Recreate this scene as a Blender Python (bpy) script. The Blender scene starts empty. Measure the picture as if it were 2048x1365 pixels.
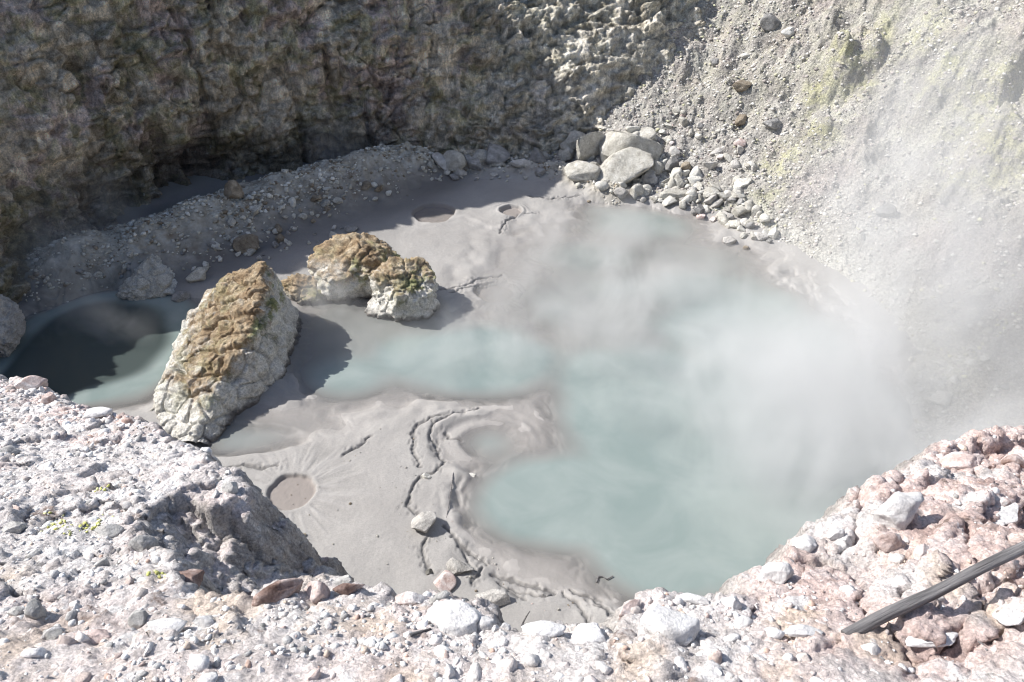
import bpy, bmesh, math, random
import numpy as np
from mathutils import Vector, Matrix, Euler

SC = bpy.context.scene
COL = SC.collection
R = math.radians

# ------------------------------------------------------------------ camera
CAM_H, PITCH, FPX = 10.0, 36.0, 1600.0           # metres over the mud, degrees down, focal length in photo pixels
cam = bpy.data.cameras.new("camera")
cam.lens = 36.0 * FPX / 2048.0
cam.clip_end = 400
cam.clip_start = 0.05
cam_o = bpy.data.objects.new("camera", cam)
COL.objects.link(cam_o)
cam_o.location = (0, 0, CAM_H)
cam_o.rotation_euler = (R(90 - PITCH), 0, 0)
SC.camera = cam_o

# ------------------------------------------------------------------ light
SUN_EL, SUN_B = 43.0, 12.0                        # elevation; bearing from -x towards +y
L = Vector((-math.cos(R(SUN_EL)) * math.cos(R(SUN_B)), math.cos(R(SUN_EL)) * math.sin(R(SUN_B)), math.sin(R(SUN_EL))))
W = bpy.data.worlds.new("World")
SC.world = W
W.use_nodes = True
wt = W.node_tree
sky = wt.nodes.new("ShaderNodeTexSky")
sky.sky_type = 'NISHITA'
sky.sun_disc = False
sky.sun_elevation = R(SUN_EL)
sky.sun_rotation = math.atan2(L.x, L.y)
sky.air_density = 1.0
sky.dust_density = 1.6
wt.links.new(sky.outputs[0], wt.nodes["Background"].inputs[0])
wt.nodes["Background"].inputs[1].default_value = 0.105
sun = bpy.data.lights.new("sun", 'SUN')
sun.energy = 4.7
sun.angle = R(0.5)
sun.color = (1.0, 0.965, 0.91)
sun_o = bpy.data.objects.new("sun", sun)
COL.objects.link(sun_o)
sun_o.rotation_euler = L.to_track_quat('Z', 'Y').to_euler()
sun_o.location = (-20, 10, 30)
SC.view_settings.view_transform = 'Standard'
SC.view_settings.look = 'None'
SC.view_settings.gamma = 1
SC.view_settings.exposure = 0.62
SC.render.engine = 'CYCLES'
cy = SC.cycles
cy.use_denoising = True
cy.filter_width = 1.15
cy.max_bounces = 6
cy.diffuse_bounces = 4
cy.glossy_bounces = 2
cy.transparent_max_bounces = 8
cy.volume_bounces = 3
cy.volume_step_rate = 0.45
cy.volume_max_steps = 256
cy.use_adaptive_sampling = True
cy.adaptive_threshold = 0.018

# ------------------------------------------------------------------ numeric noise
_rs = np.random.RandomState(7)
_perm = np.concatenate([_rs.permutation(256)] * 3).astype(np.int32)
_g = _rs.normal(size=(256, 3))
_g = (_g / np.linalg.norm(_g, axis=1)[:, None]).astype(np.float32)
_rp = _rs.rand(256, 3).astype(np.float32)


def perlin(x, y, z=None, seed=0):
    x = np.asarray(x, np.float32) + np.float32(seed * 17.31)
    y = np.asarray(y, np.float32) + np.float32(seed * 5.77)
    z = np.full_like(x, 0.37 + seed * 1.13) if z is None else np.asarray(z, np.float32)
    xi = np.floor(x); yi = np.floor(y); zi = np.floor(z)
    fx = x - xi; fy = y - yi; fz = z - zi
    xi = xi.astype(np.int32) & 255; yi = yi.astype(np.int32) & 255; zi = zi.astype(np.int32) & 255
    u = fx * fx * fx * (fx * (fx * 6 - 15) + 10)
    v = fy * fy * fy * (fy * (fy * 6 - 15) + 10)
    w = fz * fz * fz * (fz * (fz * 6 - 15) + 10)
    out = 0
    for dx in (0, 1):
        a = _perm[xi + dx]
        wx = u if dx else 1 - u
        for dy in (0, 1):
            b = _perm[a + yi + dy]
            wy = v if dy else 1 - v
            for dz in (0, 1):
                g = _g[_perm[b + zi + dz]]
                d = g[..., 0] * (fx - dx) + g[..., 1] * (fy - dy) + g[..., 2] * (fz - dz)
                out = out + d * wx * wy * (w if dz else 1 - w)
    return out * 1.6


def fbm(x, y, z=None, oct=4, rough=0.5, seed=0, ridged=False):
    s = 0; a = 1.0; t = 0
    for i in range(oct):
        k = 2.03 ** i
        n = perlin(x * k, y * k, None if z is None else z * k, seed + i)
        if ridged:
            n = 1 - 2 * np.abs(n)
        s = s + a * n; t += a; a *= rough
    return s / t


def worley(x, y, z=None, seed=0):
    """F1 distance (and F2) of a jittered lattice."""
    x = np.asarray(x, np.float32) + np.float32(seed * 3.71)
    y = np.asarray(y, np.float32)
    three = z is not None
    z = np.asarray(z, np.float32) if three else np.zeros_like(x)
    xi = np.floor(x).astype(np.int32); yi = np.floor(y).astype(np.int32); zi = np.floor(z).astype(np.int32)
    f1 = np.full(x.shape, 9.0, np.float32); f2 = f1.copy()
    for dz in ((-1, 0, 1) if three else (0,)):
        for dx in (-1, 0, 1):
            for dy in (-1, 0, 1):
                cx = xi + dx; cyy = yi + dy; cz = zi + dz
                p = _rp[_perm[_perm[_perm[cx & 255] + (cyy & 255)] + (cz & 255)]]
                d = (cx + p[..., 0] - x) ** 2 + (cyy + p[..., 1] - y) ** 2
                if three:
                    d = d + (cz + p[..., 2] - z) ** 2
                f2 = np.minimum(f2, np.maximum(d, f1))
                f1 = np.minimum(f1, d)
    return np.sqrt(f1), np.sqrt(f2)


def plates(x, y, z=None, seed=0):
    """Broken plates: each cell of a jittered lattice has its own level; 0..1, with narrow ramps between cells."""
    x = np.asarray(x, np.float32) + np.float32(seed * 3.71)
    y = np.asarray(y, np.float32)
    three = z is not None
    z = np.asarray(z, np.float32) if three else np.zeros_like(x)
    xi = np.floor(x).astype(np.int32); yi = np.floor(y).astype(np.int32); zi = np.floor(z).astype(np.int32)
    num = np.zeros(x.shape, np.float32); den = np.full(x.shape, 1e-12, np.float32)
    for dz in ((-1, 0, 1) if three else (0,)):
        for dx in (-1, 0, 1):
            for dy in (-1, 0, 1):
                cx = xi + dx; cyy = yi + dy; cz = zi + dz
                h = _perm[_perm[_perm[cx & 255] + (cyy & 255)] + (cz & 255)]
                p = _rp[h]
                d = (cx + p[..., 0] - x) ** 2 + (cyy + p[..., 1] - y) ** 2
                if three:
                    d = d + (cz + p[..., 2] - z) ** 2
                w = np.exp(-30 * np.sqrt(d) + 12).astype(np.float32)
                num += w * _rp[_perm[h + 7], 1]; den += w
    return num / den


def sstep(a, b, x):
    t = np.clip((x - a) / (b - a), 0, 1)
    return t * t * (3 - 2 * t)


# ------------------------------------------------------------------ where things stand: photo pixel -> point on a plane
_cp, _sp = math.cos(R(PITCH)), math.sin(R(PITCH))


def ray(u, v):
    a = (np.asarray(u, float) - 1024); b = (np.asarray(v, float) - 682.5)
    return a, FPX * _cp - b * _sp, -(FPX * _sp + b * _cp)


def P(u, v, z=0.0):
    dx, dy, dz = ray(u, v)
    s = (z - CAM_H) / dz
    return dx * s, dy * s


RIM0, RIMK = 1.6, 0.55


def PL(u, v):                                      # on the sloping rim the photographer stands on
    dx, dy, dz = ray(u, v)
    s = -RIM0 / (dz + RIMK * dy)
    return dx * s, dy * s


def depth_of(x, y, z):
    return y * _cp + (CAM_H - z) * _sp


def project(x, y, z):
    d = depth_of(x, y, z)
    dn = -(y * _sp) - (z - CAM_H) * _cp
    return 1024 + FPX * x / d, 682.5 + FPX * dn / d, d


def seg_dist(x, y, pts, closed=False):
    pts = np.asarray(pts, np.float32)
    n = len(pts)
    best = np.full(x.shape, 1e9, np.float32)
    for i in range(n if closed else n - 1):
        a = pts[i]; b = pts[(i + 1) % n]
        e = b - a
        t = np.clip(((x - a[0]) * e[0] + (y - a[1]) * e[1]) / max(1e-9, float(e @ e)), 0, 1)
        best = np.minimum(best, (x - a[0] - t * e[0]) ** 2 + (y - a[1] - t * e[1]) ** 2)
    return np.sqrt(best)


def inside(x, y, pts):
    c = np.zeros(x.shape, bool)
    n = len(pts)
    for i in range(n):
        x1, y1 = pts[i]; x2, y2 = pts[(i + 1) % n]
        if y1 == y2:
            continue
        c ^= ((y1 > y) != (y2 > y)) & (x < (x2 - x1) * (y - y1) / (y2 - y1) + x1)
    return c


# ------------------------------------------------------------------ mud flat
def ell(u, v, du, dv, dep):
    cx, cyy = P(u, v)
    d = depth_of(cx, cyy, 0)
    ry = (P(u, v - dv)[1] - P(u, v + dv)[1]) / 2
    return float(cx), float(cyy), float(du * d / FPX), float(ry), dep


POOLS = [ell(*a) for a in (
    (1340, 850, 205, 185, .6), (1140, 1000, 195, 88, .6), (1330, 1070, 170, 120, .6), (1480, 950, 290, 250, .62),
    (1500, 660, 200, 80, .45), (1200, 760, 90, 70, .4), (1600, 780, 200, 240, .6),
    (1250, 610, 260, 110, .15), (1190, 515, 120, 36, .2), (1240, 580, 85, 30, .2), (1400, 590, 130, 60, .28), (1120, 625, 55, 26, .2),
    (955, 718, 162, 66, .5), (830, 712, 100, 50, .4), (700, 748, 100, 44, .33), (770, 690, 190, 90, .145), (660, 610, 90, 60, .14),
    (560, 845, 170, 50, .13), (480, 885, 70, 22, .2), (700, 570, 120, 50, .13),
    (185, 685, 165, 105, 1.7), (110, 740, 120, 80, 1.6), (260, 770, 90, 60, .18), (330, 735, 60, 70, .16),  # left pool, made deep enough to pick up the painted shade colour
    (1290, 450, 130, 34, .24), (1215, 425, 70, 22, .18), (1460, 525, 110, 26, .14), (1330, 510, 220, 30, .125),
    (980, 885, 56, 32, .33))]
SHALLOWS = [ell(*a) for a in ((1000, 715, 260, 110, .105), (1250, 580, 330, 190, .11), (1090, 890, 140, 150, .105), (1200, 1050, 300, 150, .10), (760, 700, 210, 110, .10), (470, 880, 150, 36, .10), (230, 690, 190, 130, .105), (980, 890, 110, 60, .10))]
CRATERS = [ell(585, 990, 46, 36, .07), ell(968, 882, 80, 46, .09), ell(990, 583, 40, 17, .2), ell(868, 432, 44, 21, .13), ell(1022, 427, 23, 10, .11)]
CR_MAIN = CRATERS[0]
PX = lambda pts: [tuple(float(c) for c in P(*p)) for p in pts]
CRACKS = [PX(c) for c in (
    [(880, 838), (845, 850), (828, 868), (825, 900), (836, 930), (842, 945)], [(842, 962), (826, 985), (822, 1005), (815, 1022), (836, 1036)],
    [(958, 818), (900, 838), (866, 855)], [(866, 850), (862, 880), (872, 902), (890, 925), (872, 952), (850, 962)],
    [(856, 1085), (845, 1100), (848, 1130), (866, 1152)], [(1124, 1186), (1150, 1210), (1168, 1240), (1192, 1275)],
    [(985, 1150), (1050, 1172), (1105, 1186)], [(880, 586), (930, 577), (962, 556), (1004, 548)], [(900, 590), (945, 577), (985, 562)],
    [(1000, 470), (1012, 448), (1040, 432), (1075, 430)], [(1055, 398), (1100, 404), (1160, 396)],
    [(968, 1140), (950, 1165), (945, 1178)], [(920, 1095), (955, 1118), (975, 1130)], [(995, 1170), (1030, 1192), (1046, 1205)],
    [(455, 946), (490, 938), (530, 945), (560, 940)], [(890, 868), (900, 878), (920, 880)], [(1190, 1218), (1215, 1225), (1235, 1258)],
    [(890, 1060), (920, 1090), (935, 1100)], [(690, 915), (720, 900), (742, 880)], [(1425, 512), (1455, 516), (1480, 502)],
    [(905, 1072), (930, 1110), (952, 1150)], [(1020, 1180), (1080, 1200), (1110, 1190)], [(1140, 1180), (1180, 1200), (1225, 1235)],
    [(635, 690), (650, 680), (655, 668)])]
LIPS = [PX(c) for c in ([(880, 855), (960, 818), (1030, 815), (1046, 835), (1052, 858)], [(880, 590), (950, 570), (1010, 552), (1034, 568), (1038, 576)],
                        [(895, 1040), (960, 1085), (1010, 1125), (1060, 1150), (1130, 1180), (1230, 1240)], [(905, 950), (893, 1038)],
                        [(850, 455), (930, 438), (985, 462), (1015, 455)], [(660, 830), (780, 805), (900, 800), (1040, 815)])]
TALUS = PX([(150, 548), (260, 522), (385, 480), (475, 445), (575, 412), (680, 385), (780, 352)])
TALUS_W = 1.6
FAR_BED = PX([(830, 345), (1000, 340), (1120, 352), (1230, 395)])


def mud_h(x, y, full=False):
    x = np.asarray(x, np.float32); y = np.asarray(y, np.float32)
    w1 = perlin(x * .9, y * .9, seed=3); w2 = perlin(x * 2.7, y * 2.7, seed=4)
    w3 = .05 * perlin(x * 6.5 + 2 * w2, y * 6.5, seed=5)
    h = .10 + .025 * w1 + .012 * w2
    carve = np.zeros_like(h)
    for cx, cyy, rx, ry, dep in POOLS:
        q = np.sqrt(((x - cx) / rx) ** 2 + ((y - cyy) / ry) ** 2) + .12 * w1 + .10 * w2 + w3
        carve = np.maximum(carve, dep * sstep(1.36, .42, q))
    flat = np.zeros_like(h)
    for cx, cyy, rx, ry, dep in SHALLOWS:
        q = np.sqrt(((x - cx) / rx) ** 2 + ((y - cyy) / ry) ** 2) + .12 * w1 + .08 * w2
        flat = np.maximum(flat, sstep(1.15, .8, q))
    h = h * (1 - flat) + (-.012 + .02 * w2) * flat
    h = h - carve
    dt = seg_dist(x, y, TALUS)
    tal = sstep(TALUS_W * 1.25, .1, dt + .25 * w1 + .18 * w2)
    bed = sstep(.85, .1, seg_dist(x, y, FAR_BED) + .2 * w2)
    tint = np.zeros_like(h); pot = np.zeros_like(h)
    for i, (cx, cyy, rx, ry, dep) in enumerate(CRATERS):
        dx = (x - cx) / rx; dy = (y - cyy) / ry
        ang = np.arctan2(dy, dx)
        q = np.sqrt(dx * dx + dy * dy) + .11 * perlin(np.cos(ang) * 1.6 + cx, np.sin(ang) * 1.6, seed=9) + .03 * perlin(np.cos(ang) * 6 + cx, np.sin(ang) * 6, seed=10)
        bowl = sstep(1.03, .9, q) if i != 1 else sstep(1.12, .62, q)
        ring = np.exp(-((q - 1.12) / .12) ** 2)
        if i != 1:
            pot = np.maximum(pot, bowl)
        h = np.where(bowl > 0, np.maximum(h * (1 - bowl) + bowl * (.115 - dep), np.minimum(h, 0) - dep * bowl * .5), h) + (.008, .006, .015, .008, .02)[i] * ring
        if i == 1:
            h = h - .26 * sstep(.85, .25, np.sqrt((dx - .15) ** 2 + (dy + .05) ** 2) + .1 * w2)
        if full and i in (1, 2, 4):
            h = h + .007 * np.sin(q * (21, 21, 17)[i // 2]) * sstep(1.05, 1.2, q) * sstep(2.0, 1.4, q) * sstep(-.2, .4, np.sin(ang + .3))
        if full and i in (0, 2):
            rill = perlin(np.cos(ang) * 9, np.sin(ang) * 9, np.log(q + .2) * 1.2, seed=21) + .6 * perlin(np.cos(ang) * 22, np.sin(ang) * 22, np.log(q + .2) * 2.2, seed=22)
            far = 4.2 if i == 0 else 2.5
            m = sstep(1.05, 1.3, q) * sstep(far, 1.6, q)
            h = h + .012 * rill * m
            tint = tint + .5 * rill * m
    h = h + tal * (.68 + .3 * w1) + bed * .22
    crack = np.zeros_like(h); lip = np.zeros_like(h)
    if full:
        jx = .05 * perlin(x * 5, y * 5, seed=11) + .028 * perlin(x * 13, y * 13, seed=12)
        jy = .05 * perlin(x * 5, y * 5, seed=13) + .028 * perlin(x * 13, y * 13, seed=14)
        for i, c in enumerate(CRACKS):
            d = seg_dist(x + jx, y + jy, c)
            wd = .020 * (1 + .9 * perlin(x * 7, y * 7, seed=40 + i % 5))
            crack = np.maximum(crack, sstep(wd + .02, wd * .3, d))
            feath = sstep(.17, .03, d) * sstep(.12, .55, perlin(x * 16, y * 7, seed=31))
            crack = np.maximum(crack, feath * .55)
        for c in LIPS:
            d = seg_dist(x + jx * .6, y + jy * .6, c)
            lip = np.maximum(lip, np.exp(-(d / .09) ** 2) * .8 + .25 * np.exp(-((d - .25) / .06) ** 2))
        mk = 1 - np.clip(tal + bed, 0, 1)
        crack = crack * mk
        h = h - .040 * crack + .012 * lip * mk
        big = fbm(x * 2.2, y * 2.2, oct=4, seed=50)
        h = h + (tal + bed) * (.10 * big + .06 * fbm(x * 9, y * 9, oct=3, seed=55))
        h = h + .004 * fbm(x * 12, y * 12, oct=2, seed=60) * mk
        return h, np.clip(tal + bed * .7, 0, 1), crack, lip, tint, pot
    return h


# ------------------------------------------------------------------ scree slope on the right
SBASE = [(-.6, 24.6), (1.2, 22.9), (2.4, 21.6), (4.0, 20.9), (5.6, 19.6), (6.6, 18.2), (7.4, 16.4), (8.1, 14.6), (8.0, 12.6), (7.4, 10.6), (6.6, 8.4), (6.0, 6.0), (5.6, 3.5)]
SPOLY = SBASE + [(30, 3.5), (30, 40), (-.6, 40)]
LUMPS = []                                         # filled below with (x, y, r, height)


def scree_h(x, y, full=False):
    x = np.asarray(x, np.float32); y = np.asarray(y, np.float32)
    w = .35 * perlin(x * .55, y * .55, seed=70) + .2 * perlin(x * 1.3, y * 1.3, seed=71)
    d = seg_dist(x, y, SBASE) * np.where(inside(x, y, SPOLY), 1, -1) + w
    dd = np.maximum(d, 0)
    near = sstep(15.5, 12.5, y)
    h = .34 * dd + .062 * dd * dd
    h = h * (1 - near) + near * (.28 * dd + .075 * dd * dd)
    h = np.where(d < 0, .55 * d, h)
    h = h + .28 * fbm(x * .6 + .3 * w, y * .6, oct=3, seed=72) * sstep(0, 1.5, d)
    rid = fbm((x * .66 + y * .75) * .55, (y * .66 - x * .75) * 1.1, oct=3, seed=77, ridged=True)
    h = h + .30 * rid * sstep(.8, 3.5, d)
    for lx, ly, lr, lh in LUMPS:
        q = np.sqrt((x - lx) ** 2 + (y - ly) ** 2) / lr + .22 * perlin(x * 1.6, y * 1.6, seed=79)
        h = h + lh * sstep(1.15, .55, q)
    if full:
        h = h + .09 * fbm(x * 2.6, y * 2.6, oct=3, seed=73) * sstep(-.2, .8, d)
        h = h + .16 * (plates(x * 1.5 + w, y * 1.5, seed=11) - .5) * sstep(.3, 1.5, d)
        f1, f2 = worley(x * 3.1, y * 3.1, seed=1)
        h = h + .10 * (.6 - f1) * sstep(-.2, .9, d)
        g1, g2 = worley(x * 8.5, y * 8.5, seed=2)
        h = h + .045 * (.6 - g1) * sstep(-.2, .9, d)
        return h, d
    return h


def hits(u, v):
    """Where the sight line through photo pixels meets mud or scree (world x, y, z)."""
    u = np.atleast_1d(np.asarray(u, float)); v = np.atleast_1d(np.asarray(v, float))
    dx, dy, dz = ray(u, v)
    n = np.sqrt(dx * dx + dy * dy + dz * dz)
    dx, dy, dz = dx / n, dy / n, dz / n
    t = np.full(u.shape, 9.0); done = np.zeros(u.shape, bool)
    for k in range(420):
        x, y, z = dx * t, dy * t, CAM_H + dz * t
        g = np.maximum(mud_h(x, y), scree_h(x, y))
        gap = z - g
        done |= gap < .01
        t = np.where(done, t, t + np.clip(gap * .45, .01, .5))
        if done.all():
            break
    x, y = dx * t, dy * t
    return x, y, np.maximum(mud_h(x, y, True)[0], scree_h(x, y, True)[0])


_lp = hits([1700, 1960, 1985, 1640, 1890, 1900, 1850, 1985, 1590], [120, 150, 300, 170, 760, 640, 520, 480, 120])
for _i, (_r, _h) in enumerate(((.75, .45), (1.2, .75), (.8, .35), (.7, .35), (.8, .35), (.7, .25), (.55, .35), (.9, .45), (.35, .2))):
    LUMPS.append((float(_lp[0][_i]), float(_lp[1][_i]), _r, _h))

# ------------------------------------------------------------------ the rim in the foreground
RIM_PX = [(-60, 745), (0, 762), (60, 765), (105, 790), (130, 818), (240, 832), (300, 868), (380, 900), (430, 945), (470, 970), (482, 985), (472, 1002),
          (430, 996), (380, 990), (320, 1000), (285, 1015), (262, 1045), (300, 1105), (345, 1150), (400, 1188), (460, 1212), (512, 1226),
          (545, 1192), (600, 1182), (650, 1165), (700, 1172), (760, 1192), (860, 1190), (940, 1212), (990, 1258), (1050, 1266), (1150, 1262), (1230, 1268),
          (1290, 1205), (1340, 1196), (1400, 1212), (1480, 1205), (1520, 1160), (1560, 1120), (1640, 1075), (1700, 1050), (1740, 1015), (1830, 960),
          (1900, 915), (1990, 890), (2060, 880)]
RIM_E = [tuple(float(c) for c in PL(*p)) for p in RIM_PX]
RIM_POLY = [(-9.5, -1.5)] + [(-9.5, RIM_E[0][1] + .8)] + RIM_E + [(6.2, RIM_E[-1][1] + 1.4), (6.6, -1.5)]
GULLY = tuple(float(c) for c in PL(235, 1040))
RIM_X0, RIM_X1, RIM_Y0, RIM_Y1 = -6.9, 5.2, .35, 7.8


def rim_h(x, y, full=False):
    x = np.asarray(x, np.float32); y = np.asarray(y, np.float32)
    n1 = perlin(x * 3.2, y * 3.2, seed=80); n2 = perlin(x * 9, y * 9, seed=81); n3 = perlin(x * 24, y * 24, seed=82)
    d = seg_dist(x, y, RIM_POLY, True) * np.where(inside(x, y, RIM_POLY), -1, 1)
    dj = d + .05 * n1 + .03 * n2 + .012 * n3
    o = np.maximum(dj, 0)
    z = CAM_H - RIM0 - RIMK * y
    k = 2.6 + .9 * n1
    drop = k * (np.sqrt(o * o + .0025) - .05)
    ap = np.sqrt((x - GULLY[0]) ** 2 + (y - GULLY[1]) ** 2)
    gate = sstep(.25, .05, x + 1.05 - .35 * (y - 2.2)) * sstep(3.35, 3.1, y)
    drop = np.where(gate > 0, np.minimum(drop, (.02 + .2 * ap + .55 * ap * ap) * gate + 9 * (1 - gate)), drop)
    z = z - drop
    bank = sstep(.9, 1.7, x - .15 * (y - 2))
    left = sstep(-.6, -1.1, x)
    lum = fbm(x * 2.2, y * 2.2, oct=3, seed=85)
    u_ = x * .77 + y * .64; v_ = -x * .64 + y * .77   # along and across the right-hand bank
    rb = fbm(u_ * 1.5, v_ * 4.2, oct=4, seed=86, ridged=True)
    b1, b2 = worley(u_ * 2.2 + .3 * n1, v_ * 3.4, seed=8)
    z = z + .05 * lum + bank * (.12 * rb + .08 * (.6 - b1) - .07 * sstep(.14, .0, b2 - b1) + 0.13 * (plates(u_ * 1.5 + .2 * n1, v_ * 3.4, seed=31) - .5) + .03 * (plates(u_ * 3.6 + .2 * n1, v_ * 7, seed=32) - .5) + .02) + left * .05 * fbm(x * 1.1, y * 1.1, oct=2, seed=87)
    edge = sstep(.22, 0, np.abs(d))
    z = z + edge * .035 * fbm(x * 5, y * 5, oct=2, seed=88)
    if full:
        f1, f2 = worley(x * 9 + .4 * n2, y * 9, seed=3)
        g1, g2 = worley(x * 24 + .3 * n3, y * 24, seed=4)
        rough = .55 + .45 * sstep(-.2, .4, fbm(x * 1.4, y * 1.4, oct=2, seed=90))
        p1 = plates(x * 5.5 + .5 * n2, y * 5.5 + .4 * n1, seed=21); p2 = plates(x * 15 + .5 * n3, y * 15, seed=22)
        z = z + (.085 * (p1 - .5) + .034 * (p2 - .5)) * (rough + .25) * (1 - .8 * bank) * (.35 + .4 * sstep(1.75, 2.3, y))
        z = z + (.030 * (.55 - f1) + .016 * (.55 - g1)) * rough + .022 * fbm(x * 12, y * 12, oct=3, seed=92)
        face = sstep(.02, .2, dj)
        z = z - face * .10 * fbm(x * 7, y * 2.2, oct=4, seed=93, ridged=True)
        return np.maximum(z, -.6), dj
    return np.maximum(z, -.6)


# ------------------------------------------------------------------ mesh helpers
def make_mesh(name, V, F, mat, attrs=None, smooth=True, colors=None):
    V = np.asarray(V, np.float32).reshape(-1, 3)
    F = np.asarray(F, np.int32)
    me = bpy.data.meshes.new(name)
    k = F.shape[1]
    me.vertices.add(len(V)); me.vertices.foreach_set("co", V.ravel())
    me.loops.add(F.size); me.loops.foreach_set("vertex_index", F.ravel())
    me.polygons.add(len(F))
    me.polygons.foreach_set("loop_start", np.arange(0, F.size, k, dtype=np.int32))
    if smooth:
        me.polygons.foreach_set("use_smooth", np.ones(len(F), bool))
    for a, val in (attrs or {}).items():
        me.attributes.new(a, 'FLOAT', 'POINT').data.foreach_set("value", np.asarray(val, np.float32).ravel())
    if colors is not None:
        c = np.ones((len(V), 4), np.float32); c[:, :3] = colors
        me.attributes.new("tint", 'FLOAT_COLOR', 'POINT').data.foreach_set("color", c.ravel())
    me.update(calc_edges=True)
    me.validate()
    if mat:
        me.materials.append(mat)
    return me


def link(name, me, loc=(0, 0, 0), rot=(0, 0, 0), scale=(1, 1, 1), parent=None, **props):
    o = bpy.data.objects.new(name, me)
    COL.objects.link(o)
    o.location = loc; o.rotation_euler = rot; o.scale = scale
    if parent:
        o.parent = parent
    for k, v in props.items():
        if v:
            o[k] = v
    return o


def grid_faces(nr, nc, keep=None):
    i = np.arange((nr - 1) * nc).reshape(nr - 1, nc)[:, :-1]
    f = np.stack([i, i + 1, i + nc + 1, i + nc], -1)
    if keep is not None:
        k = keep[:-1, :-1] | keep[1:, :-1] | keep[:-1, 1:] | keep[1:, 1:]
        f = f[k]
    return f.reshape(-1, 4)


def grid_normals(X, Y, Z):
    Pn = np.stack([X, Y, Z], -1)
    a = np.gradient(Pn, axis=1); b = np.gradient(Pn, axis=0)
    n = np.cross(a, b)
    return n / np.maximum(np.linalg.norm(n, axis=-1, keepdims=True), 1e-9)


# ------------------------------------------------------------------ materials
class M:
    def __init__(s, name, rough=.9, spec=.25):
        s.m = bpy.data.materials.new(name)
        s.m.use_nodes = True
        s.t = s.m.node_tree
        s.b = s.t.nodes["Principled BSDF"]
        s.b.inputs["Roughness"].default_value = rough
        s.b.inputs["Specular IOR Level"].default_value = spec
        s.out = s.t.nodes["Material Output"]

    def n(s, typ, ins=None, **pr):
        nd = s.t.nodes.new("ShaderNode" + typ)
        for k, v in pr.items():
            setattr(nd, k, v)
        for k, v in (ins or {}).items():
            if isinstance(v, bpy.types.NodeSocket):
                s.t.links.new(v, nd.inputs[k])
            else:
                nd.inputs[k].default_value = v
        return nd

    def pos(s):
        return s.n("NewGeometry").outputs["Position"]

    def obj(s):
        return s.n("TexCoord").outputs["Object"]

    def rnd(s):
        return s.n("ObjectInfo").outputs["Random"]

    def scale(s, vec, sx, sy, sz):
        return s.n("VectorMath", {0: vec, 1: (sx, sy, sz)}, operation='MULTIPLY').outputs[0]

    def noise(s, vec, sc, det=4, ro=.55, dist=0):
        return s.n("TexNoise", {"Vector": vec, "Scale": sc, "Detail": det, "Roughness": ro, "Distortion": dist}).outputs["Fac"]

    def vor(s, vec, sc, feat='F1', out="Distance"):
        return s.n("TexVoronoi", {"Vector": vec, "Scale": sc}, feature=feat).outputs[out]

    def rng(s, f, a, b, c=0., d=1.):
        return s.n("MapRange", {0: f, 1: a, 2: b, 3: c, 4: d}, interpolation_type='SMOOTHSTEP').outputs[0]

    def math(s, op, a, b=0., c=0.):
        return s.n("Math", {0: a, 1: b, 2: c}, operation=op).outputs[0]

    def mix(s, f, a, b, blend='MIX'):
        c = lambda v: v if isinstance(v, bpy.types.NodeSocket) else (*v, 1)
        return s.n("Mix", {0: f, 6: c(a), 7: c(b)}, data_type='RGBA', blend_type=blend).outputs[2]

    def ramp(s, f, stops):
        nd = s.n("ValToRGB", {0: f})
        e = nd.color_ramp.elements
        while len(e) > len(stops):
            e.remove(e[-1])
        while len(e) < len(stops):
            e.new(.5)
        for el, (p, c) in zip(e, stops):
            el.position = p; el.color = (*c, 1)
        return nd.outputs[0]

    def attr(s, name, out="Fac"):
        return s.n("Attribute", attribute_name=name).outputs[out]

    def sep(s, v):
        return s.n("SeparateXYZ", {0: v}).outputs

    def bump(s, h, dist, st=1., prev=None):
        ins = {"Height": h, "Distance": dist, "Strength": st}
        if prev:
            ins["Normal"] = prev
        return s.n("Bump", ins).outputs[0]

    def done(s, col, normal=None, rough=None):
        s.t.links.new(col, s.b.inputs["Base Color"])
        if normal:
            s.t.links.new(normal, s.b.inputs["Normal"])
        if rough:
            s.t.links.new(rough, s.b.inputs["Roughness"])
        return s.m


def mat_mud():
    m = M("grey_mud", .75, .3)
    p = m.pos()
    c = m.ramp(m.noise(p, .8, 5, .6), [(.3, (.272, .261, .249)), (.55, (.322, .310, .297)), (.75, (.377, .364, .349))])
    c = m.mix(m.rng(m.noise(p, 35, 3, .7), .3, .75), c, m.mix(.6, c, (.22, .212, .207)))
    c = m.mix(m.rng(m.attr("streak"), -.25, .5, 0, .5), c, (.40, .385, .375))
    c = m.mix(m.math('MULTIPLY', m.attr("lip"), .5), c, (.46, .435, .415))
    wet = m.rng(m.attr("lev"), .085, -.03)
    c = m.mix(m.math('MULTIPLY', wet, .35), c, (.29, .268, .255))
    c = m.mix(m.math('MULTIPLY', m.attr("pot"), .9), c, (.235, .208, .192))
    c = m.mix(m.math('MULTIPLY', m.attr("crack"), .85), c, (.125, .12, .117))
    tal = m.attr("talus")
    f = m.noise(p, 3.2, 6, .65)
    tc = m.ramp(f, [(.3, (.20, .178, .14)), (.5, (.38, .355, .30)), (.7, (.54, .52, .47))])
    tc = m.mix(m.rng(m.noise(p, 1.1, 3), .58, .72), tc, (.17, .12, .075))
    c = m.mix(m.math('MULTIPLY', m.attr('floor_shade'), .8), c, (.105, .098, .094))  # cliff shade on the floor, painted into the mud colour around the talus
    c = m.mix(tal, c, tc)
    nrm = m.bump(m.noise(p, 60, 4, .65), .01, .5)
    nrm = m.bump(m.noise(p, 9, 4, .6), .03, .35, nrm)
    return m.done(c, nrm, m.rng(wet, 0, 1, .85, .38))


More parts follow.
